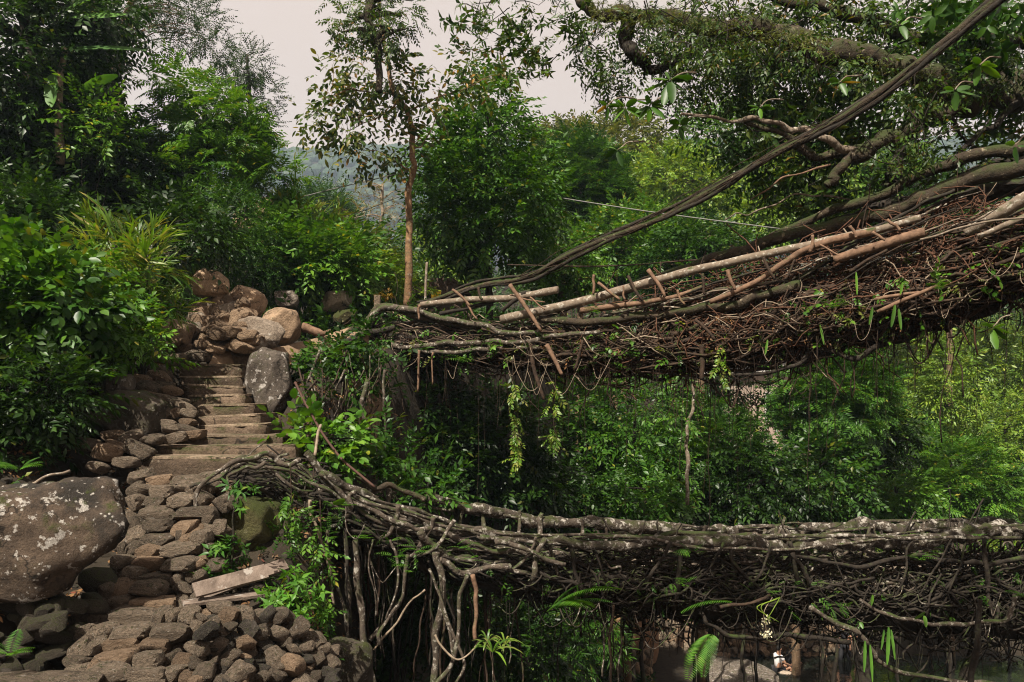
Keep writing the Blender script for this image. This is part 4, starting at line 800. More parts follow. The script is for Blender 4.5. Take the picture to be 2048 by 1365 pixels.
bigleaf(P(160, 180, 12), P(235, 150, 12), .1, .05, bt); bigleaf(P(130, 20, 12), P(200, -12, 12), .15, .05, bt, roll=-.5)
m = MB(); root(m, [P(120, 330, 12), P(118, 220, 12), P(130, 95, 12)], .07, .04, 16, .01, .05, 8); part('stem', m, B_pale, bt)
# --- middle
cr = [(720, 250, 70, 75, 1.), (660, 210, 55, 60, .8), (760, 160, 80, 60, 1.), (700, 130, 60, 60, .8), (870, 170, 80, 45, .8), (960, 140, 60, 35, .6), (830, 210, 60, 50, .7), (640, 240, 40, 40, .5), (800, 290, 50, 60, .5), (720, 320, 50, 40, .5), (1000, 180, 50, 30, .5)]
tree('sparse_tree', 'slender tree with sparse yellowing leaves and flaking orange trunk in the middle', 'tree', cr, 14, 450, .27, 'lone', L_sparse, B_orange, [(815, 615), (816, 520), (818, 420), (826, 345), (822, 290), (818, 225), (788, 185), (770, 110), (758, 0)], (.07, .03), 70, hollow=.1, droop=.25, extra=[('lone', L_yellow, 14, .2)], lim_r=.006, boughs=([(818, 225), (850, 210), (900, 185), (960, 160), (1030, 150)], [(790, 190), (740, 180), (680, 190), (620, 235)], [(800, 200), (745, 240), (690, 265)], [(822, 340), (780, 320), (735, 300)], [(822, 300), (850, 280), (880, 220)], [(775, 130), (730, 120), (690, 100)]))
tree('mossy_top_tree', 'bunched leaves and hanging moss at the top of the sparse tree', 'climber', [(735, 30, 70, 60, .6), (700, 60, 40, 50, .4), (800, 30, 50, 45, .5), (770, 75, 40, 40, .4)], 13, 300, .22, 'alt', L_fig, B_moss, [(758, 185), (755, 100), (740, 20), (735, -60)], (.05, .08), 14, hollow=.2, droop=.4)
tree('dense_tree', 'dense dark green tree with a pointed crown behind the upper bridge', 'tree', [(975, 300, 95, 80, 1.2), (978, 225, 55, 60, .8), (965, 400, 130, 80, 1.5), (985, 470, 110, 60, 1.3), (905, 430, 70, 80, 1), (1050, 400, 65, 90, 1.), (975, 185, 24, 40, .4), (900, 330, 60, 60, .9)], 16.5, 1900, .46, 'alt', L_fresh, B_dark, [(978, 640), (978, 540), (980, 420), (978, 230)], (.08, .04), 22, hollow=.55)
tree('round_tree', 'round olive bush tree in front of the hazy hill', 'tree', [(645, 432, 58, 54, 2.), (672, 465, 52, 54, 2), (612, 455, 38, 50, 1.8)], 40, 2600, .7, 'fine', L_mid, B_dark, tr=(.2, .1), limbs=8)
tree('dry_tree', 'grey brown thinly leaved tree beside the orange trunk', 'tree', [(765, 390, 40, 55, 1.4), (740, 440, 40, 50, 1.4), (790, 450, 40, 50, 1.2)], 36, 120, .7, 'fine', leafmat('leaf_dry', [(.14, .12, .06), (.2, .16, .1)]), B_pale, tr=(.14, .06), limbs=30)
shrub('climber_thicket', 'pale climbing plants draped over stems left of the orange trunk', 'climber', [(770, 520, 50, 60, 1), (720, 510, 40, 50, 1), (700, 480, 46, 30, 1), (790, 560, 60, 40, .8)], 20, 650, .4, 'hang', L_mid, updir=-.5)
shrub('climber_thicket', 'light lime green shrub between the dirt path and the orange trunk', 'shrub', [(760, 560, 50, 40, .6), (720, 585, 50, 30, .6), (800, 590, 40, 24, .5)], 15, 420, .34, 'alt', L_lime)
bgs = [('forest_tree', 'feathery dark green tree right of the dense tree', 1160, 400, 26, 85, 90, 900, .7, 'pinn', L_mid), ('forest_tree', 'tall pale leaved tree rising behind the guide root, left of centre right', 1230, 330, 36, 110, 80, 1500, .75, 'alt0', L_olive),
       ('forest_tree', 'yellow green tree lit by sun in the middle of the far slope', 1340, 400, 33, 120, 90, 1600, .7, 'alt0', L_lime), ('forest_tree', 'light green tree above the mossy thick root', 1470, 330, 35, 110, 100, 1500, .75, 'alt0', L_bright),
       ('forest_tree', 'sunlit tree just above the left poles of the upper bridge', 1250, 490, 24, 100, 60, 1100, .55, 'alt0', L_bright), ('forest_tree', 'pale green tree behind the broken branch stub', 1590, 400, 28, 90, 80, 1100, .65, 'alt0', L_lime),
       ('forest_tree', 'mid green tree low behind the long pale pole', 1400, 510, 22, 100, 50, 900, .5, 'alt', L_mid), ('forest_tree', 'broad tree far back on the slope at the right, under the big branch', 1720, 360, 33, 110, 70, 1100, .75, 'alt0', L_bright),
       ('forest_tree', 'distant olive tree crown showing left of the guide root', 1130, 300, 48, 70, 40, 800, .9, 'alt0', L_olive), ('forest_tree', 'small bright tree behind the bridge sticks', 1120, 520, 20, 60, 50, 600, .45, 'alt0', L_bright),
       ('forest_tree', 'distant tree filling the gap right of the round olive tree', 880, 520, 24, 60, 60, 700, .55, 'alt0', L_lime), ('forest_tree', 'dark far tree at the right under the thick roots', 1900, 420, 30, 120, 60, 900, .7, 'alt0', L_mid)]
for nm, lab, px, py, d, rx, ry, n, s, tk, lf in bgs:
    e = [(px, py, rx, ry, min(rx, ry)*d/F*1.1), (px-rx*.5, py+ry*.55, rx*.7, ry*.6, rx*.6*d/F), (px+rx*.5, py+ry*.5, rx*.7, ry*.6, rx*.6*d/F), (px+rng.normal()*20, py-ry*.6, rx*.5, ry*.5, rx*.5*d/F)]
    tree(nm, lab, 'tree', e, d, n, s, tk, lf, B_trunk, tr=(.16, .07), limbs=14, group='trees beyond the upper bridge', hollow=.55)
# stuff: far bank undergrowth
def under(name, label, x0, x1, y0, y1, n, s, tk, leaf, cond=None, lift=.05):
    x = rng.uniform(x0, x1, n); y = rng.uniform(y0, y1, n)
    if cond is not None: k = cond(x, y); x, y = x[k], y[k]
    z = H(x, y)+rng.uniform(-.05, lift, len(x)); m = MB(); scatter(m, tk, np.stack([x, y, z], 1), J(len(x), .6)+A([0, -.3, .9]), s*rng.uniform(.6, 1.3, len(x))); o = struct(name, m, leaf, 'stuff'); tag(o, label, 'undergrowth')
under('undergrowth', 'dense low undergrowth covering the left hillside', -15, -2.2, 4.2, 22, 9000, .3, 'alt', L_mid, lambda x, y: (x < stx(y)-np.interp(y, [4, 7, 10, 13], [.75, 1.3, 1.1, 1.5])) & ~((y < 6.2) & (x > -3.9)), .2)
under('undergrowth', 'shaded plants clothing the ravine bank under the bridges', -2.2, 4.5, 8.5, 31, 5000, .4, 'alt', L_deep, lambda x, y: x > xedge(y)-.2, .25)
under('undergrowth', 'leafy growth on the bank behind the upper bridge head', -5, 2, 12.5, 30, 2500, .42, 'alt0', L_mid, lambda x, y: (x < xedge(y)+.2), .3)
under('undergrowth', 'thick green growth covering the far valley slope', -30, 45, 31.5, 75, 15000, 1.0, 'alt0', L_mid, None, .6)
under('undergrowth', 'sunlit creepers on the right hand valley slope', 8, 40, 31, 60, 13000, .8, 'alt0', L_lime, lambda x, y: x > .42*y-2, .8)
x = rng.uniform(-5.4, -1.0, 1500); y = rng.uniform(4.3, 10.6, 1500); z = H(x, y); m = MB(); rr = rng.uniform(.015, .06, 1500)*rng.uniform(.5, 1.3, 1500)
for k in range(6):
    ix = np.arange(k, 1500, 6); v = rockshape(ICV, 500+k, .5, .05, 9, 40.)*A([1.2, 1, .7]); m.add((v[None]*rr[ix, None, None]+np.stack([x, y, z], 1)[ix][:, None]).reshape(-1, 3), (ICT[None]+(np.arange(len(ix))*len(v))[:, None, None]).reshape(-1, 3))
tag(struct('gravel', m, R_dark, 'stuff', False), 'small stones strewn over the earth around the stone steps', 'gravel')
n = 2600; x = rng.uniform(-5.4, -1.0, n); y = rng.uniform(4.3, 11, n); m = MB(); scatter(m, 'lone', np.stack([x, y, H(x, y)+.015], 1), J(n, 1)*A([1, 1, .15]), rng.uniform(.06, .13, n), .5); tag(struct('fallen_leaves', m, L_dead, 'stuff'), 'brown fallen leaves strewn over the earth around the steps', 'leaf litter')
# --- jungle seen between the two bridges
under('undergrowth', 'weeds between the stone steps and the head of the lower bridge', -2.6, -1.2, 5.1, 7.2, 480, .14, 'alt', L_mid, lambda x, y: x > stx(y)+.75, .06)
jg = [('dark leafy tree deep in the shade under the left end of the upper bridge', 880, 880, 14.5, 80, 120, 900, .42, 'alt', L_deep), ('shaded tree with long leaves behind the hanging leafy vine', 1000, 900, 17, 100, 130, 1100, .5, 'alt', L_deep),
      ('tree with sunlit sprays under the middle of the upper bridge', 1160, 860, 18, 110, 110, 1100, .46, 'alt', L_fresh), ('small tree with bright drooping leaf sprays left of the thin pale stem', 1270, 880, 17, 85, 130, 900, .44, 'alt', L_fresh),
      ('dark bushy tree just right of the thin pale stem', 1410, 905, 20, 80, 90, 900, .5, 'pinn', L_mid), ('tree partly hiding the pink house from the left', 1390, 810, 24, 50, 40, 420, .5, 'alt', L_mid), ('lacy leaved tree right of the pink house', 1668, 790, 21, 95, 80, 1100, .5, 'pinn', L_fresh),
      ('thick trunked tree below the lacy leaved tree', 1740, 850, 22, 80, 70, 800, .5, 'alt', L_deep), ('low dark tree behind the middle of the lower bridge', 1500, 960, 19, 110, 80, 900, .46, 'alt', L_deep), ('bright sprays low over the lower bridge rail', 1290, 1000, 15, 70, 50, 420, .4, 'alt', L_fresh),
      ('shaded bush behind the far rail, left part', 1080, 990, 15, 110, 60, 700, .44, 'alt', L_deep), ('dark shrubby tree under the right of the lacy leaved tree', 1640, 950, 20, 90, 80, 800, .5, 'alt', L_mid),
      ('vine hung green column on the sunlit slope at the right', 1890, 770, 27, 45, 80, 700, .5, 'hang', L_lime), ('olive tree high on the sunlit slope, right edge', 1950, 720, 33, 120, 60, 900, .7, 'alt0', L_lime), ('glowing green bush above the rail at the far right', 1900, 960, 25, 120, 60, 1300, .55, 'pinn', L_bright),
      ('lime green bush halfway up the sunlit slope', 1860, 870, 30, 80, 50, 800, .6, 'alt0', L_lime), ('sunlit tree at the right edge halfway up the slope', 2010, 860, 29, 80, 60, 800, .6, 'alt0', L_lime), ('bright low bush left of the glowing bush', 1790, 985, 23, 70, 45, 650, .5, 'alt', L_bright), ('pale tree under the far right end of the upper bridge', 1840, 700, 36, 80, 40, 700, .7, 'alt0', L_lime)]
for lab, px, py, d, rx, ry, n, s, tk, lf in jg:
    e = [(px, py, rx, ry, min(rx, ry)*d/F), (px-rx*.4, py+ry*.5, rx*.7, ry*.5, rx*.5*d/F), (px+rx*.4, py+ry*.4, rx*.7, ry*.6, rx*.5*d/F)]
    tree('jungle_tree', lab, 'tree', e, d, int(n*.72), s, tk, lf, B_dark, tr=(.055, .03) if 'thick' not in lab else (.24, .16), limbs=14, group='trees between the two bridges', hollow=.45, droop=.15)
tree('jungle_tree', 'sparse leafy tree with gaps right in front of the pink house', 'tree', [(1515, 830, 50, 40, .6), (1470, 770, 24, 24, .4), (1560, 780, 30, 40, .5)], 24, 190, .5, 'alt', L_mid, B_dark, tr=(.05, .03), limbs=10, group='trees between the two bridges')
tree('sapling', 'thin pale stemmed sapling standing between the bridges', 'sapling', [(1390, 760, 30, 30, .3), (1375, 840, 30, 30, .3)], 14.5, 40, .3, 'alt', L_bright, B_pole, [(1374, 1010), (1376, 900), (1384, 800), (1388, 740)], (.04, .022), 5)
for lab, ells, d, n, s_, tk, lf in (('shaded climbing plants on the bank face under the upper bridge, left part', [(860, 830, 70, 80, .5), (900, 900, 80, 70, .5), (820, 930, 60, 50, .4)], 12.4, 700, .34, 'alt', L_deep), ('dark leafy shrub on the steep bank behind the falling rails', [(960, 960, 80, 50, .5), (1010, 880, 70, 90, .5), (1060, 970, 70, 50, .5)], 13, 700, .36, 'alt', L_deep),
        ('dim long leaved plants under the rails at the bottom centre', [(900, 1250, 120, 70, .5), (800, 1180, 90, 60, .5), (1040, 1290, 90, 60, .5), (740, 1320, 70, 50, .4)], 9.6, 700, .32, 'alt', L_deep), ('green weeds on the slope below the lower bridge, right of the aerial roots', [(1130, 1290, 70, 60, .6), (1180, 1260, 60, 60, .6), (1080, 1340, 80, 40, .6)], 12, 500, .3, 'blade', L_mid)):
    shrub('bank_plants', lab, 'plants', ells, d, n, s_, tk, lf)
# leafy hanging vines
for lab, px, y0, y1, d, n in (('long leafy vine trailing down left of centre under the upper bridge', 1025, 780, 920, 10.8, 46), ('second leafy vine hanging just right of the long one', 1112, 800, 890, 10.8, 26), ('short leafy vine under the middle of the upper bridge', 1440, 690, 760, 9.8, 14),
                              ('leafy vine climbing the hanging roots at the bottom left', 640, 1060, 1290, 6.7, 34), ('leafy creeper by the aerial roots right of the cobble wall', 580, 990, 1090, 6.8, 16)):
    c = spline([P(px, y0-60, d), P(px+rng.normal()*5, (y0+y1)/2, d), P(px+8, y1, d)], 30); m = MB(); tube(m, c, .005, 4); t = thing('hanging_vine', lab, 'vine', c[-1]); part('stem', m, B_fibre, t)
    k = rng.integers(4, 30, n); m = MB(); scatter(m, 'alt', c[k]+J(n, .03), J(n, .5)+A([0, -.3, -.8]), rng.uniform(.12, .24, n)); part('foliage', m, L_bamboo if d > 8 else L_bright, t)
# creeper over the bridgehead bank
shrub('creeper', 'heart leaved creeper spilling over the bank under the upper bridge head', 'creeper', [(660, 720, 50, 36, .25), (630, 760, 50, 50, .25), (700, 750, 45, 60, .25), (735, 700, 30, 50, .2), (600, 790, 50, 30, .2)], 9.9, 560, .16, 'broad', L_mid, updir=-.2)
shrub('leafy_shrub', 'broad leaved plant just above the head of the lower bridge', 'shrub', [(650, 890, 50, 34, .3), (690, 910, 40, 40, .3), (610, 870, 40, 20, .2)], 8.2, 120, .26, 'broad', L_bright)
shrub('leafy_shrub', 'long leaved plant standing behind the falling rails', 'shrub', [(790, 940, 55, 50, .4), (850, 985, 50, 30, .3), (770, 900, 40, 40, .3)], 8.9, 150, .32, 'alt', L_mid)
shrub('leafy_shrub', 'small green plant growing beside the planks', 'shrub', [(570, 1170, 26, 26, .15), (560, 1210, 30, 20, .15), (600, 1230, 20, 30, .15), (610, 1210, 20, 20, .1)], 5.7, 70, .13, 'whorl1', L_fern)
shrub('leafy_shrub', 'low leafy plant at the top of the wooden planks', 'shrub', [(455, 1115, 30, 14, .1), (430, 1130, 20, 14, .1), (490, 1000, 20, 16, .1)], 6.0, 34, .13, 'whorl1', L_fern)
# ferns and other plants growing on the bridges
frn = [('fern on the lower bridge side just right of the hanging creeper', 690, 1015, 7.0, .16), ('fern under the bent root left of the forked root', 660, 1070, 6.9, .14), ('small fern hanging above the thick aerial root', 720, 1075, 6.9, .14), ('fern cluster at the fork of the tall aerial root', 835, 1100, 6.9, .17),
       ('fern below the fork of the tall aerial root', 820, 1135, 6.9, .17), ('fern left of the forked root, drooping', 790, 1110, 6.9, .14), ('fern under the near rail where it levels out', 920, 1095, 7.0, .14), ('tiny fern on the lower bridge beside the reddish root', 945, 1120, 7.0, .12), ('fern sprout on the near rail of the lower bridge, right end', 1945, 1072, 8.6, .14),
       ('pale fern on the lower bridge just below the thick rail', 1840, 1120, 8.8, .16), ('fern on the near side of the lower bridge, middle', 1385, 1105, 8.1, .16), ('small fern in the shade under the middle of the lower bridge', 1370, 1165, 8.1, .13), ('fern low on the side of the bridge near the hanging flower', 1545, 1188, 8.3, .1),
       ('fern at the very right edge of the lower bridge', 2035, 1190, 8.7, .2), ('fern on the upper bridge beside the crossed sticks', 1200, 625, 10.2, .2), ('fern hanging on the upper bridge, right of the middle', 1660, 610, 8.8, .2), ('narrow fern on the upper bridge near the thick roots', 1880, 575, 8.2, .22), ('fern sprig hanging from the underside of the upper bridge, left part', 935, 725, 11.2, .3)]
for lab, px, py, d, s in frn:
    m = MB(); k = int(rng.integers(5, 9)); ph = rng.uniform(0, 6.28, k); scatter(m, 'fern3', np.repeat([P(px, py, d)], k, 0)+J(k, .02), np.stack([np.cos(ph), np.sin(ph)*.5-.5, .3+0*ph], 1), s*rng.uniform(.7, 1.2, k), .2); solo('fern', m, L_fern, lab, 'fern', P(px, py, d), 'small ferns on the bridges')
def fronds(name, lab, base, tips, mat=L_fern, s_droop=0):
    m = MB(); t = thing(name, lab, 'fern', base)
    for tp_ in tips:
        m = MB(); v = A(tp_)-A(base); L = np.linalg.norm(v); scatter(m, 'big', [base], [v+A([0, 0, .25*L])], [L*1.15], .05); part('frond', m, mat, t)
fronds('large_fern', 'large arching fern under the lower bridge, just right of the aerial roots', P(1100, 1225, 6.9), [P(1215, 1180, 6.5), P(1170, 1215, 6.4), P(1150, 1170, 6.8), P(1205, 1205, 6.8)])
fronds('large_fern', 'fern frond arching over the dark underside of the lower bridge', P(1352, 1232, 7.9), [P(1445, 1205, 7.7)])
fronds('large_fern', 'sunlit fern fronds hanging in front of the river wall', P(1430, 1265, 7.8), [P(1385, 1345, 7.4), P(1410, 1340, 7.6)])
m = MB(); scatter(m, 'strap', [P(985, 1305, 6.6), P(975, 1285, 6.7), P(1010, 1290, 6.9)], [A([0, -.2, 1.])]*3, [.4, .3, .3], .1); solo('strap_plant', m, L_bamboo, 'tufted plant with strap shaped leaves under the aerial roots', 'plant', P(985, 1305, 6.6))
t = thing('hanging_fern', 'long ribbon leaved plant dangling below the lower bridge at the right', 'plant', P(1775, 1255, 8.4))
for a, b, w in (((1777, 1255), (1774, 1330), .022), ((1782, 1260), (1790, 1320), .015), ((1768, 1260), (1762, 1300), .014), ((1730, 1280), (1728, 1345), .018), ((1740, 1290), (1745, 1365), .016)): bigleaf(P(*a, 8.4), P(*b, 8.3), w, 0, t, L_fern, 'leaf', 1.4)
t = thing('trailing_leaves', 'pale green trailing leaves on the side of the upper bridge, right half', 'plant', P(1790, 610, 8.2))
for a, b, w in (((1745, 615), (1738, 650), .018), ((1790, 610), (1782, 655), .022), ((1797, 618), (1802, 660), .018), ((1712, 545), (1714, 590), .014), ((1805, 565), (1800, 590), .016), ((1535, 680), (1530, 710), .016), ((1640, 650), (1648, 690), .014)): bigleaf(P(*a, dup(a[0])-.3), P(*b, dup(a[0])-.35), w, 0, t, L_bright, 'leaf', 1.4)
t = thing('broad_leaves', 'few broad single leaves hanging on the lower bridge side at the right', 'plant', P(1840, 1232, 8.4))
for a, b, w in (((1850, 1225), (1828, 1238), .03), ((1848, 1232), (1852, 1255), .022), ((1745, 1190), (1742, 1212), .02), ((1705, 1205), (1690, 1212), .022), ((1720, 1245), (1726, 1258), .02), ((690, 1000), (665, 1008), .03)): bigleaf(P(*a, 8.4 if a[0] > 900 else 6.8), P(*b, 8.35 if a[0] > 900 else 6.75), w, .005, t, L_bright, 'leaf', 1.0)
# white flower raceme
t = thing('orchid_raceme', 'hanging spray of small white flowers below the lower bridge', 'flower', P(1532, 1232, 7.9)); m = MB(); root(m, [P(1545, 1195, 8), P(1528, 1225, 7.9), P(1535, 1275, 7.9)], .004, .003, 12, .003, 0, 4); part('stem', m, B_pale, t)
m = MB(); n = 46; u = rng.uniform(size=n); pos = A([P(1532+rng.normal()*8*(1-.4*q), 1230+q*46, 7.9+rng.normal()*.03) for q in u]); scatter(m, 'whorl1', pos, J(n, 1), rng.uniform(.016, .03, n), 1); part('flowers', m, M_flower, t, 'stuff')
for k in range(3):
    m = MB(); root(m, [P(1560, 1195, 8), P(1545-20*k+rng.normal()*4, 1215, 7.9), P(1530+14*k, 1245, 7.9)], .006, .004, 12, .005, 0, 4); part('leaf', m, L_bamboo, t)

# ------------------------------------------------------------------ fig tree overhead (right)
FG = thing('fig_tree', 'huge spreading fig tree whose mossy branches reach in over the bridges from the right', 'tree', P(2420, 900, 8.2))
m = MB(); root(m, [P(2380, 1250, 8.6), P(2330, 900, 8.4), P(2310, 500, 8.2), P(2350, 100, 8.2), P(2400, -500, 8.2)], .75, .5, 40, .05, .1, 16); part('trunk', m, B_moss, FG)
FB = [([(1150, -10), (1185, 22), (1240, 34), (1320, 36), (1420, 48), (1500, 60), (1580, 78), (1650, 95), (1750, 125), (1850, 160), (1950, 170), (2060, 180), (2300, 220)], .055, .2, 10.0, B_moss), ([(1258, 35), (1258, 80), (1262, 110), (1290, 140), (1340, 128), (1410, 95), (1470, 70)], .1, .035, 10.0, B_dark),
      ([(2320, 130), (2060, 185), (1960, 205), (1880, 232), (1820, 255), (1765, 283), (1721, 310), (1680, 345), (1652, 372)], .17, .05, 9.7, B_moss), ([(1722, 303), (1660, 285), (1607, 266), (1540, 246), (1475, 234), (1362, 228)], .05, .018, 9.7, B_pole), ([(1730, 300), (1650, 305), (1590, 285), (1530, 262), (1490, 245)], .07, .025, 9.8, B_moss),
      ([(2300, 60), (2100, 60), (1950, 90), (1800, 60), (1650, 20), (1500, -20)], .16, .05, 10.6, B_moss), ([(1820, 255), (1800, 330), (1770, 400), (1700, 460), (1640, 500)], .11, .07, 10.2, B_dark), ([(2060, 185), (2000, 240), (1950, 270), (1900, 330), (1860, 350)], .04, .018, 9.6, B_dark), ([(1880, 232), (1930, 270), (1960, 300)], .03, .012, 9.6, B_dark),
      ([(1150, -10), (1050, -30), (950, -40)], .04, .02, 10.0, B_dark), ([(1700, 400), (1590, 390), (1500, 420), (1450, 440)], .012, .008, 10.2, B_pole), ([(1660, 330), (1560, 360), (1500, 400)], .014, .007, 9.7, B_red)]
for pts, r0, r1, d, mt in FB:
    m = MB(); root(m, [P(*q, d+rng.normal()*.04) for q in pts], r0, r1, 120, .035, .26, 10); part('branch', m, mt, FG)
def figcrown(ells, d, n, s, tk, leaf, droop, name='crown'):
    pos, out = ell_pts(ells, d, n, .1); m = MB(); scatter(m, tk, pos, out*.5+J(n, .5)+A([0, 0, -droop]), s*rng.uniform(.7, 1.25, n)); part(name, m, leaf, FG)
    m = MB()
    for _ in range(n//7):
        q = pos[rng.integers(n)]; L = rng.uniform(.2, .6); dr = nz(A([rng.normal(), rng.normal()*.5, rng.uniform(.2, 1.2)])); root(m, [q+dr*L, q+dr*L*.5+J(1, .03)[0], q], .008, .003, 8, .012, .1, 4)
    part('twigs', m, B_dark, FG, 'stuff')
figcrown([(1190, 90, 40, 70, .5), (1230, 150, 50, 50, .5), (1320, 80, 80, 70, .7), (1420, 60, 90, 70, .8), (1370, 170, 60, 50, .6)], 10.2, 620, .22, 'hang', L_fig, .6)
figcrown([(1520, 60, 110, 80, .9), (1650, 60, 110, 70, 1), (1800, 70, 120, 70, 1), (1960, 90, 110, 90, 1), (1560, 160, 110, 80, .9), (1460, 150, 60, 60, .6)], 11, 1500, .30, 'hang', L_fig, .35)
figcrown([(1700, 180, 110, 70, .8), (1850, 190, 80, 50, .7), (1990, 230, 80, 60, .6), (1640, 250, 90, 60, .7), (1560, 290, 80, 50, .6), (1700, 400, 80, 70, .6), (1800, 330, 60, 40, .5), (1600, 370, 60, 50, .5)], 10.6, 330, .30, 'whorl1', L_fig, .3)
figcrown([(1620, 200, 140, 90, .8), (1850, 150, 140, 70, .8), (1560, 330, 110, 60, .7), (1720, 390, 110, 60, .7), (1900, 310, 90, 40, .6), (2010, 250, 50, 60, .5), (1450, 260, 80, 60, .6)], 11.2, 620, .34, 'hang', L_mid, .45)
figcrown([(1000, 40, 80, 40, .5), (1040, 90, 50, 40, .4), (930, 60, 40, 40, .4), (1120, 30, 60, 40, .5), (1075, 120, 40, 30, .3)], 10.0, 130, .2, 'whorl1', L_fig, .8)
figcrown([(2000, 40, 80, 60, .5), (1900, 20, 80, 50, .5)], 9.2, 60, .3, 'whorl', L_mid, .3)
# unseen crown and branches added above the frame to shade the lower bridge
m = MB(); n = 2300; c = np.stack([rng.uniform(-1.4, 9, n), rng.uniform(-1.5, 4.6, n), rng.uniform(10.6, 12.6, n)], 1); c = c[fbm(c, 1.1, 2, 4) > -.02]; scatter(m, 'whorl1', c, J(len(c), .6)+A([0, 0, .2]), rng.uniform(.3, .5, len(c))); part('crown', m, L_fig, FG)
for pts, r0, r1 in (([P(2310, 300, 8.2), A([7.5, 5, 11.2]), A([4, 3, 11.6]), A([1, 2, 11.8])], .2, .05), ([A([6.5, 4.4, 11.3]), A([5, 1.5, 11.5]), A([3, -1, 11.6])], .1, .04)):
    m = MB(); root(m, pts, r0, r1, 40, .04, .12, 9); part('branch', m, B_moss, FG)
# large near leaves, each a part
for cx, cy, d, k, R in ((1340, 160, 6.6, 9, 42), (1250, 215, 6.8, 8, 34), (1300, 210, 6.7, 9, 34), (1215, 212, 6.9, 5, 30), (1360, 250, 6.8, 6, 30), (1235, 300, 6.8, 5, 30), (1910, 180, 6.4, 6, 34), (2030, 290, 5.6, 3, 30), (1800, 50, 6.4, 6, 30), (1960, 130, 6.2, 6, 34), (1985, 655, 7.0, 6, 34), (1680, 165, 6.8, 5, 30), (1520, 215, 6.9, 5, 26)):
    m = MB(); c = P(cx, cy, d); root(m, [c+A([.25, .15, .12]), c+A([.1, .05, .08]), c], .008, .005, 8, .005, .1, 5); part('twig', m, B_pole, FG)
    for j in range(k):
        a = j*2.4+rng.uniform(-.3, .3); L = R*rng.uniform(.8, 1.25)*d/F; tip = c+A([math.cos(a), rng.uniform(-.6, .2), math.sin(a)*.75-.35])*L; bigleaf(c+(tip-c)*.12, tip, L*.2, .01, FG, L_yellow if rng.uniform() < .03 else (L_bright if rng.uniform() < .5 else L_mid), 'leaf', rng.uniform(-.9, .9))
figcrown([(1300, 60, 70, 30, .3), (1430, 80, 80, 40, .3), (1560, 110, 80, 50, .3), (1700, 150, 80, 40, .3), (1850, 200, 90, 40, .3), (1980, 140, 70, 60, .3), (1820, 300, 60, 40, .3), (1950, 330, 70, 40, .3)], 9.4, 420, .22, 'hang', L_fig, .6)
# hanging moss on branches
m = MB()
for _ in range(260):
    px = rng.uniform(1180, 2040); py = np.interp(px, [1180, 1420, 1650, 1850, 2060], [25, 50, 95, 160, 180])+rng.uniform(-14, 12); L = rng.uniform(15, 60); root(m, [P(px, py, 9.9), P(px+rng.normal()*5, py+L*.5, 9.9), P(px+rng.normal()*9, py+L, 9.9)], .004, .002, 8, .01, .1, 3)
part('hanging_moss', m, B_fibre, FG, 'stuff')
m = MB(); n = 1300; px = rng.uniform(1180, 2040, n); py = np.interp(px, [1180, 1420, 1650, 1850, 2060], [25, 50, 95, 160, 180])+rng.normal(size=n)*14; scatter(m, 'strap', A([P(a, b, 9.85+rng.normal()*.06) for a, b in zip(px, py)]), J(n, .5)+A([0, -.3, .6]), rng.uniform(.06, .13, n)); part('moss_tufts', m, L_olive, FG, 'stuff')

# ------------------------------------------------------------------ cables, hut, house, people
for lab, pts, r, mt in (('pale cable strung from the left bushes to the sparse tree', [(498, 422, 15), (660, 380, 14.5), (822, 342, 14)], .009, M_cable), ('thin cable slung behind the guide root', [(1100, 393, 16), (1300, 424, 15), (1560, 458, 14)], .011, M_cable), ('lower dark cable sagging left of the orange trunk', [(500, 440, 16), (660, 440, 15), (812, 390, 14)], .006, M_cableD), ('dark rope running beside the poles of the upper bridge', [(1015, 530, 14), (1200, 533, 12), (1400, 520, 10.6)], .011, B_fibre)):
    m = MB(); tube(m, spline([P(*q) for q in pts], 30), r, 5); solo('cable', m, mt, lab, 'cable', P(*pts[0]))
def box(mb, c, s, rz=0):
    v = A([[-1, -1, -1], [1, -1, -1], [1, 1, -1], [-1, 1, -1], [-1, -1, 1], [1, -1, 1], [1, 1, 1], [-1, 1, 1]])*A(s)/2; R = A([[math.cos(rz), -math.sin(rz), 0], [math.sin(rz), math.cos(rz), 0], [0, 0, 1]]); mb.add(v@R.T+A(c), q=CQ)
hp = P(880, 612, 17); t = thing('hut', 'low dark roofed hut behind the head of the upper bridge', 'hut', hp)
m = MB(); box(m, hp+A([0, 0, -.1]), (.9, 1.2, .5)); part('wall', m, M_thatch, t, smooth=False)
m = MB(); a = hp+A([0, 0, .15]); V = A([[-.75, -.8, 0], [.7, -.8, .0], [.7, .8, 0], [-.75, .8, 0], [-.2, -.8, .32], [.35, -.8, .32], [.35, .8, .32], [-.2, .8, .32]])+a; m.add(V, q=[[0, 1, 5, 4], [1, 2, 6, 5], [2, 3, 7, 6], [3, 0, 4, 7], [4, 5, 6, 7], [0, 3, 2, 1]]); part('roof', m, M_thatch, t, smooth=False)
m = MB(); c0 = P(862, 580, 15.9); g = np.linspace(0, 1, 7); GX, GY = np.meshgrid(g, g); V = c0+np.stack([GX*.2, .03*np.sin(GX*9), -GY*.22*(1-.5*GX)], -1).reshape(-1, 3); i = (np.arange(6)[:, None]*7+np.arange(6)[None]).ravel(); m.add(V, q=np.stack([i, i+1, i+8, i+7], 1)); solo('yellow_cloth', m, M_yel, 'yellow cloth hanging on the hut roof edge', 'cloth', c0)
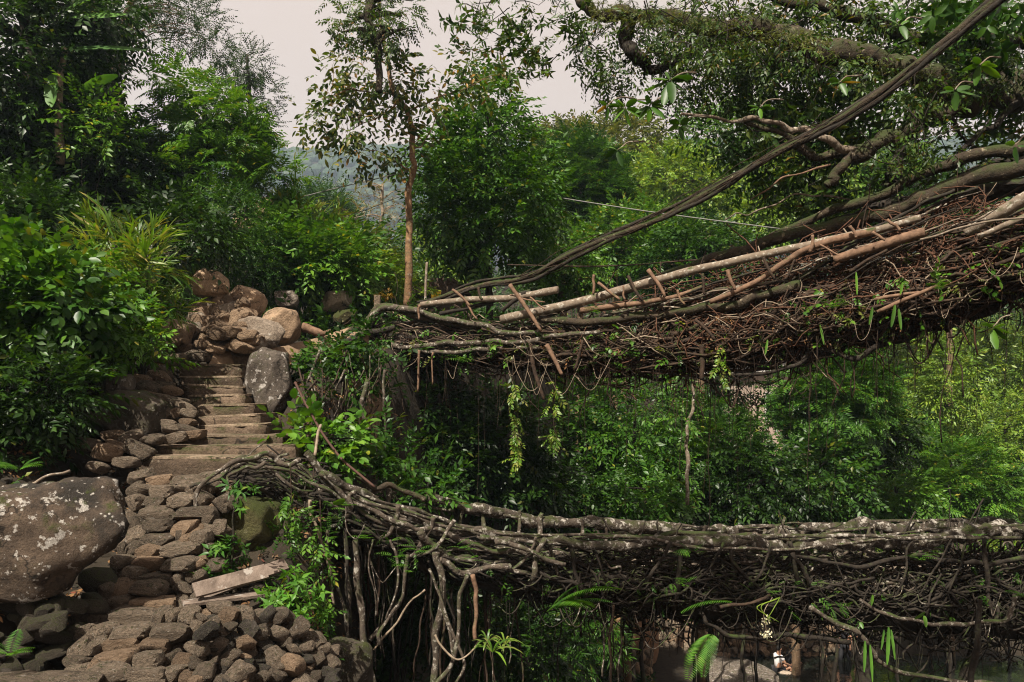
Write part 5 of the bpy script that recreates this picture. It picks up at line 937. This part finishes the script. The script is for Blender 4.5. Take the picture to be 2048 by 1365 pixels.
for lab, px, py, d, w, h in (('squat pale concrete post at the left of the bridge head', 754, 604, 12.6, .1, .22), ('short pale concrete post at the foot of the wooden stick', 849, 612, 12.6, .1, .14)):
    m = MB(); c = P(px, py, d); pbox(m, c+A([-w/2, 0, h/2]), c+A([w/2, 0, h/2]), w, h, jit=.004); solo('concrete_post', m, M_conc, lab, 'post', c)
m = MB(); root(m, [P(850, 615, 12.7), P(851, 570, 12.7), P(854, 525, 12.7)], .022, .02, 10, .004, .1, 7); solo('wooden_post', m, B_pole, 'upright bare stick at the head of the upper bridge', 'post', P(850, 615, 12.7))
m = MB(); n = 22; scatter(m, 'whorl1', P(765, 597, 12.9)+J(n, .06)*A([1.4, 1, .6]), J(n, .5)+A([0, 0, 1]), rng.uniform(.05, .1, n)); solo('flower_bunch', m, L_yellow, 'small bunch of yellow dried flowers behind the squat post', 'flowers', P(765, 597, 12.9))
hp = P(1500, 800, 30); hp[2] = 5.4; t = thing('house', 'pink plastered house half hidden by trees under the upper bridge', 'house', hp)
m = MB(); box(m, hp+A([.9, 1.5, 1.05]), (2.6, 3, 3.1), .25); part('wall', m, M_wallp, t, smooth=False)
m = MB(); box(m, hp+A([.9, 1.5, 2.72]), (3.1, 3.5, .16), .25); part('eave', m, M_trim, t, smooth=False)
m = MB(); V = A([[-1.6, -1.8, 0], [1.6, -1.8, 0], [1.6, 1.8, 0], [-1.6, 1.8, 0], [-1.3, 0, 1.0], [1.3, 0, 1.0]])@A([[math.cos(.25), math.sin(.25), 0], [-math.sin(.25), math.cos(.25), 0], [0, 0, 1]])+hp+A([.9, 1.5, 2.83]); m.add(V, t=[[1, 2, 5], [3, 0, 4]], q=[[0, 1, 5, 4], [2, 3, 4, 5], [0, 3, 2, 1]]); part('roof', m, M_roof, t, smooth=False)
for dx in (-.55, .25):
    m = MB(); R = A([[math.cos(.25), -math.sin(.25), 0], [math.sin(.25), math.cos(.25), 0], [0, 0, 1]]); box(m, hp+A([.9, 1.5, 1.35])+R@A([dx, -1.51, 0]), (.5, .06, 1.1), .25); wn = part('window', m, M_trim, t, smooth=False)
    m = MB(); box(m, hp+A([.9, 1.5, 1.35])+R@A([dx, -1.545, 0]), (.38, .03, .95), .25); part('pane', m, M_glass, wn, smooth=False)
def skin(name, pts, edges, rad, mat, parent):
    me = bpy.data.meshes.new(name); me.from_pydata([tuple(p) for p in pts], edges, []); me.materials.append(mat); o = link(name, me, parent); s = o.modifiers.new('skin', 'SKIN'); s.use_smooth_shade = True
    for k, r in enumerate(rad): me.skin_vertices[0].data[k].radius = (r, r); me.skin_vertices[0].data[k].use_root = (k == 0)
    u = o.modifiers.new('sub', 'SUBSURF'); u.levels = 1; u.render_levels = 1; return o
def person(label, base, rz, sit, top, low, hairm=M_hair, short=True):
    """base: seat or ground point"""
    t = thing('person', label, 'person', base); c, s = math.cos(rz), math.sin(rz); W = lambda p: A([p[0]*c-p[1]*s, p[0]*s+p[1]*c, p[2]])+base
    z0 = .1 if sit else .92; ch = A([0, .02, z0+.36]); nk = A([0, .03, z0+.53])
    pts = [A([0, 0, z0]), A([0, .0, z0+.18]), ch, nk, A([0, .05, z0+.62]), A([0, .06, z0+.74])]; ed = [(0, 1), (1, 2), (2, 3), (3, 4), (4, 5)]; rad = [.13, .125, .135, .055, .085, .07]
    segs = {'arm': [], 'thigh': []}
    for sx in (-1, 1):
        sh = A([.17*sx, .02, z0+.45]); el = A([.22*sx, .08, z0+.2]) if not sit else A([.22*sx, .14, z0+.22]); wr = A([.21*sx, .16, z0-.02]) if not sit else A([.12*sx, .38, z0+.12])
        k = len(pts); pts += [sh, el, wr, wr+(wr-el)*.25]; ed += [(2, k), (k, k+1), (k+1, k+2), (k+2, k+3)]; rad += [.06, .045, .032, .03]
        hd = nz(wr-el)
        for f in range(5):
            kk = len(pts); o = A([(f-2)*.018, 0, 0]); b = wr+(wr-el)*.25; ln = [.05, .075, .08, .072, .055][f]; pts += [b+o+hd*ln*.5, b+o+hd*ln+A([0, 0, -.01])]; ed += [(k+3, kk), (kk, kk+1)]; rad += [.01, .008]
        hp_ = A([.1*sx, 0, z0-.04]); kn = A([.12*sx, .44, z0+.02]) if sit else A([.13*sx, .07+.1*sx, .48]); an = A([.12*sx, .48, z0-.42]) if sit else A([.15*sx, .12*sx, .08]); to = an+A([0, .17, -.05])
        k = len(pts); pts += [hp_, kn, an, to]; ed += [(0, k), (k, k+1), (k+1, k+2), (k+2, k+3)]; rad += [.085, .06, .04, .035]; segs['thigh'].append((hp_, kn, an))
        segs['arm'].append((sh, el))
    skin('body', [W(p) for p in pts], ed, rad, M_skin, t)
    skin('shirt', [W(p) for p in [pts[0]+A([0, 0, .03]), pts[1], pts[2], nk-A([0, 0, .04]), segs['arm'][0][0], segs['arm'][0][0]*.45+segs['arm'][0][1]*.55, segs['arm'][1][0], segs['arm'][1][0]*.45+segs['arm'][1][1]*.55]], [(0, 1), (1, 2), (2, 3), (2, 4), (4, 5), (2, 6), (6, 7)], [.15, .145, .155, .07, .08, .065, .08, .065], top, t)
    q = []; e = []; r = []; q.append(pts[0]); r.append(.145)
    for hp_, kn, an in segs['thigh']:
        k = len(q); q += [hp_, hp_*.4+kn*.6 if short else kn]; e += [(0, k), (k, k+1)]; r += [.105, .085]
        if not short: q.append(an*.9+kn*.1); e.append((k+1, k+2)); r.append(.06)
    skin('shorts' if short else 'trousers', [W(p) for p in q], e, r, low, t)
    m = MB(); hc = pts[4]*.4+pts[5]*.6; v = ICV*A([.095, .105, .1]); v[:, 1] = np.where(ICV[:, 2] < -.1, np.minimum(v[:, 1], -.01), np.minimum(v[:, 1], .06)); v[:, 2] = np.maximum(v[:, 2], -.11); m.add(A([W(p) for p in v+hc+A([0, -.02, .03])]), ICT); part('hair', m, hairm, t)
    m = MB()
    for p, rr in ((A([0, .095, -.01]), .014), (A([.03, .082, .02]), .009), (A([-.03, .082, .02]), .009), (A([0, .08, -.045]), .014), (A([.085, 0, 0]), .02), (A([-.085, 0, 0]), .02)): m.add(A([W(q) for q in RV*rr+hc+p]), RT)
    part('face', m, M_skin, t); return t
person('person in white shirt and dark shorts seated on a pale boulder by the river', P(1556, 1343, 28.3), -1.2, True, M_white, M_black)
person('person in dark clothes seated on the rocks beside the one in white', P(1582, 1340, 28.9), -1.0, True, M_black, M_navy)
person('standing person in black trousers on the river bank', P(1690, 1338, 29.6), 2.6, False, M_black, M_black, short=False)
person('standing person with bare legs farther along the river bank', P(1722, 1306, 31), 2.9, False, M_navy, M_navy)
print('TRIS', sum(len(o.data.loop_triangles) or sum(len(p.vertices)-2 for p in o.data.polygons) for o in sc.objects if o.type == 'MESH' and len(o.data.polygons) < 3000)+sum(len(o.data.polygons) for o in sc.objects if o.type == 'MESH' and len(o.data.polygons) >= 3000), len(sc.objects))
